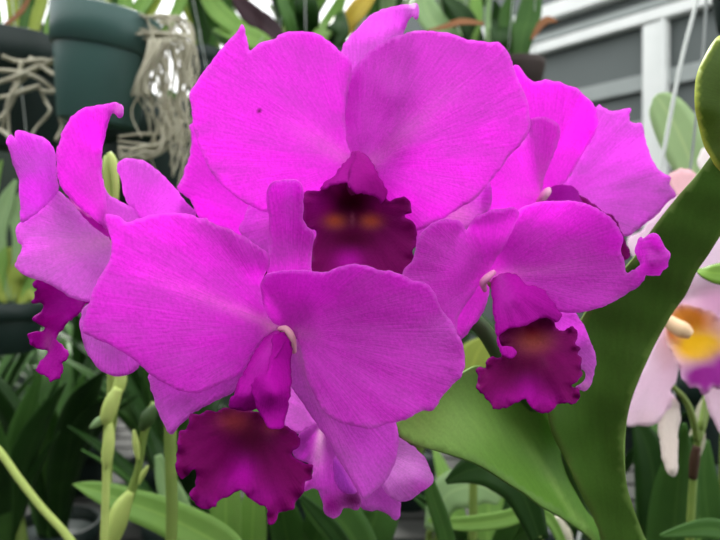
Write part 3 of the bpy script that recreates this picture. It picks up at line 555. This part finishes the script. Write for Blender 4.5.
# ------------------------------------------------------------------ bench and potted plants behind
BZ = 0.86
bench = thing('plant_bench', 'grey slatted greenhouse bench the pots stand on', 'bench', (-.15, 1.15, 0))
box('top_frame', (-.15, .22, BZ-.02), (3.0, .03, .04), BENCH, bench, bevel=.003)
box('top_frame', (-.15, 2.13, BZ-.02), (3.0, .03, .04), BENCH, bench, bevel=.003)
for i in range(20): box('slat', (-.15, .285+i*.0945, BZ-.011), (3.0, .08, .022), BENCH, bench, bevel=.002)
for x in (-1.55, 1.25):
    for y in (.25, 2.1): box('leg', (x, y, (BZ-.04)/2), (.05, .05, BZ-.04), BENCH, bench)
for x in (-1.55, -.15, 1.25): box('cross_bar', (x, 1.175, BZ-.035), (.04, 1.9, .026), BENCH, bench)

def pot_parts(o, x, y, z, r, h, mat, axis=(0, 0, 1)):
    p = lathe('pot', [(0, 0), (r*.72, 0), (r*.76, h*.02), (r*.92, h*.66), (r*.93, h*.80), (r*.88, h*.86), (0, h*.88)], (x, y, z), mat, o, axis=axis)
    lathe('rim', [(r*.92, h*.66), (r*.985, h*.668), (r*1.03, h), (r*.97, h*1.01), (r*.92, h*.80)], (x, y, z), mat, p, axis=axis)
    return p
def leaf_pts(base, az, tilt, L, droop, n=5):
    out = []; p = Vector(base); th = tilt
    for i in range(n):
        out.append(p.copy()); p = p+Vector((math.cos(az)*math.sin(th), math.sin(az)*math.sin(th), math.cos(th)))*(L/(n-1)); th += droop/(n-1)
    return out
TAKEN = []      # (plant number, points, clearance)
def resamp(pts, step=.012):
    out = []
    for a, b in zip(pts[:-1], pts[1:]):
        k = max(1, int((b-a).length/step))
        for t in range(k): out.append(a+(b-a)*(t/k))
    out.append(pts[-1]); return np.array([tuple(p) for p in out])
def clear(pts, rad, me):
    for who, q, rr in TAKEN:
        if who == me: continue
        if np.min(((pts[:, None, :]-q[None, :, :])**2).sum(-1)) < (rad+rr)**2: return False
    return True
PLANTS = [0]
def strap_plant(label, x, y, z, nl, L, w, mats, group=None, pot=POT_D, spread=1.0, r=.065, bulbs=2):
    o = thing('potted_orchid', label, 'plant', (x, y, z), group)
    if pot: pot_parts(o, x, y, z, r, r*1.7, pot)
    zt = z+r*1.45
    PLANTS[0] += 1; me_id = PLANTS[0]
    ring = np.array([(x+r*math.cos(k*.4), y+r*math.sin(k*.4), z+h*r*1.7) for k in range(16) for h in (0, .33, .66, 1)])
    TAKEN.append((me_id, ring, .012))
    for i in range(bulbs):
        a = random.random()*6.28
        tube('pseudobulb', [(x+.02*math.cos(a), y+.02*math.sin(a), zt-.01), (x+.03*math.cos(a), y+.03*math.sin(a), zt+.04), (x+.028*math.cos(a), y+.028*math.sin(a), zt+.10)], [.007,.011,.005], STEM, o)
    for i in range(nl):
        m = random.choice(mats)
        for attempt in range(14):
            a = 2*math.pi*i/nl+random.uniform(-.4, .4)*(1+attempt*.4)
            b = (x+.02*math.cos(a), y+.02*math.sin(a), zt)
            l = L*random.uniform(.75, 1.2); ww = w*random.uniform(.8, 1.2)
            sp = spread*(1-attempt*.05)
            pts = leaf_pts(b, a, random.uniform(.12, .5)*sp, l, random.uniform(.3, 1.5)*sp)
            q = resamp(pts)
            if clear(q, ww*.38, me_id):
                TAKEN.append((me_id, q, ww*.38))
                ribbon('leaf', pts, [ww*.35, ww*.9, ww, ww*.85, ww*.08], m, o, fold=.35, face=(-math.cos(a)*.6, -math.sin(a)*.6, 1)); break
    return o
GD = 'potted orchids on the bench'
# rows of potted orchids on the bench, dark strap leaves
spots = [(-.46,.90),(-.27,.93),(-.66,.98),(-.40,1.20),(-.14,1.10),(-.62,1.34),(-.90,1.10),(-.92,1.46),(.10,1.26),(.36,1.06),(.48,1.40),(-.16,1.50),(-.45,1.66),(-.80,1.84),(.62,1.02),(-1.22,1.40),(.25,1.80),(-1.18,1.84),(.75,1.60)]
for i, (x, y) in enumerate(spots):
    near = y < 1.4 and x < 0
    strap_plant('potted orchid with dark green strap leaves, one of the blurred plants on the bench behind', x, y, BZ, 22 if near else 13, .33, .036, [L_DARK, L_DARK, L_DARK, L_MID], GD, bulbs=1, spread=.95 if near else .62)
# nearer ones, lighter leaves, under the blooms
strap_plant('potted orchid with mid green leaves below the blooms, behind the pale front lip', -.06, .66, BZ, 9, .25, .032, [L_MID, L_MID, L_LITE], spread=.8)
strap_plant('potted orchid with green leaves below the broad leaf', .14, .68, BZ, 9, .22, .034, [L_MID, L_DARK, L_LITE], spread=.8)
strap_plant('potted orchid with upright green leaves under the pale pink bloom', .30, .60, BZ, 8, .27, .036, [L_MID, L_MID, L_DARK], spread=.6)
strap_plant('potted orchid with dark leaves at the bottom left', -.20, .745, BZ, 9, .24, .03, [L_DARK, L_MID], spread=.8)

# dark green pot at the left edge with pale foliage
o = thing('potted_orchid', 'dark green pot at the left edge with blurred yellow-green leaves above it', 'plant', P(2, 352, .85))
c = P(0, 352, .85); pot_parts(o, c.x, c.y, c.z, .060, .070, POT_D); PL_C = c; PL_O = o
for (pts, ws, m) in [([(10,302),(6,280),(14,262),(30,250)], [.02,.05,.05,.006], L_YELG), ([(0,302),(-4,275),(-2,255),(6,240)], [.01,.032,.034,.004], L_LITE), ([(18,304),(28,290),(42,288),(56,296)], [.016,.04,.04,.005], L_YELG), ([(24,303),(34,282),(46,272),(60,270)], [.01,.026,.024,.003], L_LITE), ([(4,302),(-2,240),(6,205),(16,180)], [.012,.026,.026,.005], L_PALE), ([(12,302),(20,240),(16,210),(24,190)], [.008,.02,.02,.004], L_PALE), ([(-2,302),(-14,230),(-6,190),(2,160)], [.006,.012,.014,.003], L_LITE)]:
    ribbon('leaf', [P(a, b, .85) for a, b in pts], ws, m, o)
# ------------------------------------------------------------------ hanging pots at the top left
PIPE_Z = 2.15
pipe = struct(tube('trim_8', [(-1.6,.80,PIPE_Z),(0,.80,PIPE_Z),(1.3,.80,PIPE_Z)], .012, METAL, None, n=12))
pipe2 = struct(tube('trim_9', [(-2.0,1.15,PIPE_Z+.05),(0,1.15,PIPE_Z+.05),(1.6,1.15,PIPE_Z+.05)], .012, METAL, None, n=12))
def hangers(o, c, r, zt, pipe_y, pipe_z):
    for k in range(3):
        a = 2.1*k+.5
        tube('hanger_wire', [(c.x+r*math.cos(a), c.y+r*math.sin(a), zt), (c.x+r*.5*math.cos(a), (c.y+pipe_y)/2+r*.5*math.sin(a), (zt+pipe_z)/2), (c.x, pipe_y, pipe_z-.008)], .0007, WIRE, o, n=5)
hangers(PL_O, PL_C, .055, PL_C.z+.07, .80, PIPE_Z)
def root(o, pts, d, r): tube('aerial_root', [P(a, b, d+random.uniform(-.012, .012)) for a, b in pts], [r*1.5, r*1.6, r*1.45] + [r*1.2]*(len(pts)-3), ROOT, o, n=6)

h1 = thing('hanging_orchid', 'hanging dark green plastic pot at upper left with pale roots spilling down its right side', 'plant', P(99, 120, .80))
c = P(98, 124, .80); ax = (0.13, -.10, 1); pot_parts(h1, c.x, c.y, c.z, .066, .140, POT, axis=ax)
hangers(h1, P(107, 25, .80), .06, P(107, 25, .80).z, .80, PIPE_Z)
for k in range(46):
    x0 = random.uniform(144, 196); y0 = random.uniform(20, 46); x1 = x0+random.uniform(-16, 22); 
    ln = random.uniform(60, 155); sw = random.uniform(-11, 11)
    root(h1, [(random.uniform(130,160), y0-6), (x0, y0), ((x0+x1)/2+sw, y0+ln*.45), (x1-sw*.5, y0+ln*.75), (x1+sw*.6, y0+ln)], random.uniform(.745,.83), random.uniform(.0007, .0012))
for k in range(9):
    y0 = random.uniform(138, 160); root(h1, [(168+random.uniform(-10,20), y0-30), (160, y0-6), (140, y0+random.uniform(-8,8)), (118, y0+random.uniform(-10,10))], .77, .0012)
for k in range(5):
    root(h1, [(150+k*5, 40), (146+k*3, 60), (138+k*2, 78), (132+k*4, 96)], .735, .0016)
for (pts, ws, m) in [([(80,24),(76,6),(84,-30),(92,-70)], [.014,.02,.018,.004], L_YELG), ([(120,26),(126,4),(120,-30),(116,-80)], [.012,.02,.018,.004], L_LITE), ([(140,28),(152,8),(162,-20),(160,-70)], [.012,.018,.018,.004], L_YELG), ([(128,26),(138,12),(150,-4),(170,-30)], [.012,.022,.022,.004], L_LITE), ([(100,22),(98,0),(90,-40),(70,-90)], [.010,.016,.018,.004], L_MID), ([(160,36),(176,14),(186,-16),(190,-60)], [.008,.016,.016,.003], L_LITE)]:
    ribbon('leaf', [P(a, b, .80) for a, b in pts], ws, m, h1)

h2 = thing('hanging_orchid', 'hanging dark pot at the top left corner with pale roots across it', 'plant', P(15, 150, .92))
c = P(10, 150, .92); pot_parts(h2, c.x, c.y, c.z, .085, .165, POT_D, axis=(0.05,-.1,1))
hangers(h2, P(14, 48, .92), .075, P(14, 50, .92).z, .80, PIPE_Z)
for pts in [[(60,60),(40,66),(18,76),(-6,84)], [(55,58),(30,74),(10,96),(2,130)], [(24,62),(14,84),(8,110),(10,140)], [(40,88),(46,102),(50,112),(36,128),(28,142)], [(40,86),(26,90),(10,96),(-8,98)], [(58,70),(62,84),(54,92),(40,90)], [(22,60),(16,90),(6,112),(-6,122)], [(30,58),(50,72),(60,78),(68,90)], [(2,56),(20,62),(44,60),(60,66)], [(-4,70),(18,72),(38,78),(56,92)], [(-6,128),(4,132),(10,138),(12,148)], [(60,118),(62,128),(56,140)]]:
    root(h2, pts, .81, random.uniform(.0014, .0024))
for (pts, ws, m) in [([(8,46),(14,20),(10,-20),(14,-60)], [.012,.018,.016,.004], L_YELG), ([(30,48),(36,24),(44,-10),(40,-60)], [.012,.020,.018,.004], L_YELG), ([(48,44),(50,24),(56,0),(50,-50)], [.010,.016,.016,.004], L_LITE), ([(-6,46),(-4,20),(-12,-20),(-8,-60)], [.014,.020,.018,.004], L_LITE), ([(16,48),(24,28),(28,-10),(30,-50)], [.008,.014,.012,.003], L_MID)]:
    ribbon('leaf', [P(a, b, .90) for a, b in pts], ws, m, h2)
ribbon('dry_leaf', [P(-4,32,.84), P(10,22,.84), P(24,8,.84), P(34,-14,.84)], [.004,.008,.008,.003], L_DRY, h2)
mz = thing('hanging_orchid', 'dark hanging pot in shade behind the pale roots at upper left', 'plant', P(150, 220, 1.15))
c = P(160, 225, 1.15); pot_parts(mz, c.x, c.y, c.z, .125, .21, POT_D)
hangers(mz, c, .11, c.z+.21, 1.15, PIPE_Z+.05)
for (pts, ws, m) in [([(160,120),(150,100),(130,90),(110,84)], [.02,.03,.03,.004], L_DARK), ([(170,120),(190,104),(214,100),(236,108)], [.02,.03,.03,.004], L_DARK), ([(166,120),(172,104),(168,96),(160,88)], [.02,.03,.03,.004], L_MID)]:
    ribbon('leaf', [P(a, b, 1.15) for a, b in pts], ws, m, mz)

# yellow-green stem with a bud sheath beside the far left bloom
bs = thing('flower_spike', 'short yellow-green budding stem between the petals of the far left bloom', 'stem', P(112, 330, .40))
tube('stem', [P(112,420,.46), P(113,330,.42), P(112,250,.40), P(111,200,.395), P(109,168,.392), P(108,156,.392)], [.004,.004,.004,.0042,.0045,.0026], STEM_Y, bs)
tube('bud', [P(116,200,.39), P(115.5,180,.388), P(113,162,.388), P(109,153,.388)], [.0018,.0026,.0030,.0018], STEM_Y, bs)
tube('lower_stem', [P(112,419,.46), P(108,460,.55), P(107,560,.62), P(106,700,.64)], [.004,.004,.004,.004], STEM_Y, bs)

pipe3 = struct(tube('trim_10', [(-2.2,1.62,PIPE_Z+.15),(0,1.62,PIPE_Z+.15),(1.0,1.62,PIPE_Z+.15)], .012, METAL, None, n=12))
for i, (px, py, d, nl, mats) in enumerate([(30,66,1.62,16,[L_YELG,L_PALE,L_LITE,L_MID]),(112,60,1.66,14,[L_YELG,L_LITE,L_MID]),(205,92,1.58,18,[L_MID,L_LITE,L_DARK,L_YELG]),(292,92,1.64,16,[L_MID,L_DARK,L_LITE]),(385,86,1.60,16,[L_PALE,L_MID,L_DARK]),(455,84,1.64,16,[L_PALE,L_MID,L_DARK])]):
    c = P(px, py, d)
    o = strap_plant('distant blurred hanging orchid, part of the bright green backdrop along the top', c.x, c.y, c.z, nl, .36, .045, mats, 'distant hanging orchids along the top', POT_D, spread=.8, r=.06, bulbs=3)
    hangers(o, c, .055, c.z+.10, 1.62, PIPE_Z+.15)
# ------------------------------------------------------------------ leaves and baskets along the top
b1 = thing('hanging_orchid', 'hanging orchid behind the top bloom with green, yellow and purple-black leaves', 'plant', P(300, 60, .95))
c = P(310, 120, .98); pot_parts(b1, c.x, c.y, c.z, .07, .10, POT_D)
hangers(b1, c, .065, c.z+.1, .80, PIPE_Z)
for (pts, ws, m) in [([(290,60),(268,30),(250,14),(226,-14)], [.02,.040,.036,.006], L_PURP), ([(300,60),(292,30),(284,6),(272,-30)], [.010,.018,.018,.004], L_MID), ([(306,60),(308,30),(306,4),(296,-34)], [.018,.036,.036,.006], L_DARK), ([(300,62),(318,40),(332,20),(350,-20)], [.014,.028,.028,.006], L_LITE), ([(318,62),(332,46),(338,30),(342,10)], [.018,.038,.036,.006], L_DARK), ([(320,60),(345,28),(360,8),(385,-24)], [.018,.034,.034,.006], L_YEL), ([(280,62),(262,44),(238,34),(214,30)], [.016,.034,.034,.006], L_LITE), ([(284,62),(250,50),(222,20),(204,-20)], [.02,.05,.05,.01], L_MID), ([(280,60),(240,30),(212,4),(196,-36)], [.016,.03,.03,.006], L_LITE), ([(292,62),(270,52),(258,44),(246,40)], [.016,.03,.03,.006], L_PALE), ([(330,62),(336,52),(338,44),(332,30)], [.016,.03,.03,.006], L_MID)]:
    ribbon('leaf', [P(a, b, .95+random.uniform(-.02, .03)) for a, b in pts], ws, m, b1, fold=.12)
b2 = thing('hanging_orchid', 'hanging orchid in brown bowl behind the top bloom, right of its curled sepal', 'plant', P(500, 75, 1.02))
c = P(496, 106, 1.05)
lathe('bowl', [(0,0),(.05,.003),(.078,.022),(.088,.05),(.090,.062),(.085,.062),(.07,.04),(0,.035)], (c.x, c.y, c.z), BOWL, b2, axis=(-.12,-.05,1))
hangers(b2, P(496, 74, 1.05), .09, P(496, 74, 1.05).z, .80, PIPE_Z)
for (pts, ws, m) in [([(508,78),(507,40),(506,14),(514,-10)], [.010,.026,.024,.006], L_MID), ([(518,80),(522,40),(530,10),(536,-30)], [.014,.036,.040,.012], L_MID), ([(490,60),(488,40),(488,14),(490,-20)], [.008,.010,.010,.006], L_PALE), ([(480,62),(474,40),(462,14),(440,-8)], [.014,.036,.034,.006], L_DARK), ([(470,64),(450,40),(428,14),(420,-24)], [.014,.042,.046,.012], L_PALE), ([(500,62),(500,40),(498,20),(494,0)], [.014,.03,.03,.006], L_DARK), ([(476,64),(470,42),(476,14),(474,-20)], [.010,.024,.026,.006], L_LITE), ([(460,66),(450,52),(446,42),(440,30)], [.02,.04,.04,.006], L_DARK)]:
    ribbon('leaf', [P(a, b, 1.03+random.uniform(-.02, .02)) for a, b in pts], ws, m, b2, fold=.12)
ribbon('dry_leaf', [P(428,31,1.0), P(445,27,1.0), P(462,22,1.0), P(484,24,1.0)], [.003,.010,.013,.006], L_DRY, b2)
ribbon('dry_leaf', [P(531,40,1.0), P(540,26,1.0), P(548,20,1.0), P(557,22,1.0)], [.004,.012,.014,.004], L_DRY, b2)

b3 = thing('hanging_pot', 'dark hanging pot cut off at the top right corner', 'pot', P(768, 24, .75))
c = P(770, 24, .75); pot_parts(b3, c.x, c.y, c.z, .075, .13, POT_D); hangers(b3, c, .07, c.z+.13, .80, PIPE_Z)

pl = thing('orchid_leaf', 'pale green blurred leaf standing before the white post at right', 'leaf', P(690, 200, .62))
ribbon('blade', [P(700,188,.62), P(690,160,.62), P(676,128,.62), P(662,104,.62), P(655,96,.62)], [.022,.038,.042,.030,.006], leaf_mat('leaf_grey_green', (0.50,0.66,0.36), (0.42,0.58,0.30)), pl, fold=.05, face=(-.3,-1,.1))
tube('leaf_stalk', [P(700,186,.62), P(712,230,.62), P(726,330,.62), P(722,500,.62), P(716,720,.62)], [.003,.003,.004,.004,.004], STEM, pl)
w1 = tag(tube('support_wire', [P(710,-60,.58), P(697,0,.58), P(680,67,.58), P(662,160,.58), P(642,250,.58), P(574,560,.58), P(556,640,.58)], .0019, WIRE, None, n=6), 'taut pale wire slanting down in front of the white post', 'wire')
w2 = tag(tube('support_wire', [P(709,-60,.585), P(704,40,.585), P(697,110,.585), P(691,165,.585), P(683,240,.585), P(660,640,.585)], .0013, GREYM, None, n=6), 'thin grey wire beside the dark rounded leaf tip', 'wire')

# ------------------------------------------------------------------ stems and leaves at the bottom
def stem(label, pts, rs, d, mat, extra=()):
    o = thing('flower_spike', label, 'stem', P(pts[-1][0], pts[-1][1], d))
    tube('stem', [P(a, b, d) for a, b in pts], rs, mat, o)
    for (nm, p2, r2, m2) in extra: tube(nm, [P(a, b, d-.004) for a, b in p2], r2, m2, o)
    return o
stem('pale green jointed stem hanging below the far left bloom, left of two at lower left', [(121,372),(120,384),(112,404),(107,440),(106,490),(104,560),(104,740)], [.0042,.0044,.0034,.0030,.0028,.003,.003], .42, STEM_Y,
     [('bud_sheath', [(119,388),(112,402),(107,416),(104,424)], [.003,.0056,.005,.002], STEM_Y), ('bud_sheath', [(110,424),(109,440),(107,458),(106,468)], [.002,.0042,.004,.0018], STEM_Y), ('bract', [(107,416),(98,422),(90,428)], [.002,.003,.001], L_PALE)])
stem('green stem swelling to a bud sheath at the bottom left', [(156,404),(147,420),(143,440),(138,470),(130,495),(118,520),(108,560),(104,740)], [.0040,.0042,.003,.003,.0042,.0056,.005,.004], .46, STEM,
     [('bud_sheath', [(157,406),(148,418),(141,430)], [.003,.006,.002], STEM_D), ('bract', [(134,430),(136,444),(138,460)], [.0012,.0028,.0015], STEM_Y), ('bract', [(148,466),(143,474),(139,484)], [.001,.0022,.001], STEM_Y), ('lower_sheath', [(131,492),(122,508),(116,526),(110,545)], [.003,.0072,.0076,.005], STEM_Y)])
stem('straight olive stem under the left edge of the front lip', [(170,404),(171,470),(172,510),(171,560),(171,740)], [.005,.0046,.0044,.0042,.0042], .44, STEM)
stem('thin curved yellow-green stem at the bottom left corner', [(-20,430),(0,452),(20,480),(42,508),(70,540),(90,580),(98,720)], [.0026,.0027,.0027,.0027,.0028,.0028,.0028], .44, STEM_Y)
def one_leaf(label, pts, ws, d, mat, fold=.15, face=(0, -1, .35), down=None):
    o = thing('orchid_leaf', label, 'leaf', P(pts[-1][0], pts[-1][1], d if np.isscalar(d) else d[-1]))
    ds = [d]*len(pts) if np.isscalar(d) else d
    ribbon('blade', [P(a, b, q) for (a, b), q in zip(pts, ds)], ws, mat, o, fold=fold, face=face)
    a, b = pts[-1]; q = ds[-1]
    foot = P(a, b, q); tube('leaf_stalk', [foot, foot+Vector((0, .01, -.03)), Vector((foot.x, foot.y+.03, BZ+.002))], [.003,.004,.006], STEM, o)
    return o
one_leaf('broad light green leaf pointing left across the bottom left', [(73,484),(95,490),(130,503),(170,518),(220,545),(260,580)], [.001,.014,.023,.028,.03,.012], (.52,.51,.50,.49,.48,.47), L_LITE, fold=.2)
strap_plant('potted orchid with dark leaves at the bottom left corner', -.45, .74, BZ, 14, .26, .030, [L_DARK, L_DARK, L_MID], spread=.8)
strap_plant('potted orchid with dark leaves below the pale pink bloom, right of the broad leaf', .33, .90, BZ, 14, .28, .034, [L_DARK, L_MID], spread=.8)
one_leaf('yellow-green blurred leaf glimpsed between the front bloom and the lip right of it', [(486,338),(478,352),(472,368),(470,392),(476,420)], [.006,.03,.036,.03,.012], .56, L_YELG, fold=.05)
one_leaf('pale upright leaf under the front dark lip', [(226,440),(226,480),(226,520),(228,580)], [.006,.022,.026,.02], .50, L_LITE)
one_leaf('second pale upright leaf under the front dark lip, right of the first', [(256,470),(254,500),(252,540),(250,590)], [.006,.02,.026,.02], .53, L_LITE)
one_leaf('light bluish green leaf behind the olive stem', [(158,455),(166,480),(178,510),(196,560)], [.006,.018,.024,.02], .54, L_PALE)
one_leaf('mid green leaf leaning right beneath the pale striped bloom', [(306,470),(322,500),(348,530),(380,580)], [.02,.034,.036,.02], .50, L_MID)
one_leaf('second mid green leaf beneath the pale striped bloom', [(372,500),(376,515),(366,540),(350,590)], [.03,.040,.040,.02], .54, L_MID)
one_leaf('dark narrow leaf crossing under the pale striped bloom', [(300,496),(320,516),(340,540),(366,590)], [.004,.010,.012,.01], .46, L_DARK)
one_leaf('thin arching pale green leaf below the broad leaf', [(428,520),(460,524),(500,520),(530,512),(550,520),(566,552)], [.003,.010,.012,.011,.009,.006], .46, L_LITE, fold=.25)
one_leaf('blurred pale round leaf below the broad leaf', [(500,500),(486,488),(470,486),(446,496),(430,530)], [.012,.034,.040,.034,.012], .60, L_PALE, fold=.05)
one_leaf('blurred yellowish leaf right of the low pale bloom', [(440,476),(446,486),(444,500),(438,530)], [.008,.024,.026,.01], .64, L_YELG, fold=.05)
one_leaf('dark green leaf tip under the left end of broad leaf', [(446,482),(470,470),(495,470),(520,490),(540,540)], [.003,.018,.026,.024,.012], .40, L_DARK)
one_leaf('olive blade crossing the blurred pale leaves', [(428,478),(434,500),(444,530),(456,580)], [.008,.012,.013,.01], .44, L_MID)
one_leaf('upright light green leaf under the pale pink bloom', [(670,462),(678,490),(684,520),(690,570)], [.006,.024,.028,.02], .56, L_LITE)
one_leaf('second green leaf under the pale pink bloom, at the right edge', [(706,440),(704,480),(708,520),(716,570)], [.006,.026,.03,.02], .60, L_MID)
one_leaf('dark broad leaf beside the lower end of the broad leaf', [(636,420),(648,450),(654,490),(652,560)], [.012,.034,.040,.02], .60, L_DARK)
one_leaf('bottom right leaf arching along the frame edge', [(660,536),(690,530),(715,529),(745,538)], [.002,.010,.014,.012], .42, L_MID)
rs = thing('plant_stake', 'thin grey metal stake under the broad leaf', 'stake', P(539, 620, .48))
tube('rod', [P(541,505,.48), P(539.5,540,.48), P(538,620,.48), P(538,760,.48)], .0024, WIRE, rs)
tube('tip', [P(541.1,503.6,.48), P(541,507,.48)], .0027, GREYM, rs)
bst = thing('dry_stub', 'pale dry stem stub beside the grey stake', 'stem', P(562, 600, .5))
tube('stub', [P(557,517,.5), P(560,528,.5), P(566,545,.5), P(572,620,.5), P(572,740,.5)], [.003,.0062,.0068,.006,.005], ROOT, bst)
tube('sheath', [P(558,521,.497), P(561,530,.497), P(564,540,.497)], [.0015,.004,.002], ROOT, bst)
rt = thing('hanging_root', 'pale grey branching root at right edge under the purple lip tip', 'root', P(715, 380, .56))
tube('root', [P(735,372,.56), P(718,390,.56), P(704,404,.56), P(698,420,.56), P(692,440,.56), P(680,452,.56)], [.0038,.0042,.0042,.004,.004,.003], ROOT, rt)
tube('root_branch', [P(699,418,.56), P(702,440,.56), P(696,460,.56)], [.003,.003,.002], ROOT, rt)
bp = thing('hanging_pot', 'dark pot in shade behind the stem at right, below pale bloom', 'pot', P(690, 470, .85))
c = P(690, 452, .85); pot_parts(bp, c.x, c.y, c.z, .07, .125, POT_D)
sb = thing('pot_stand', 'upturned pot under the dark pot at right', 'pot', (c.x, c.y, BZ)); lathe('body', [(.066,0),(.066,.01),(.052,c.z-BZ-.003),(0,c.z-BZ-.002)], (c.x, c.y, BZ), POT_D, sb)
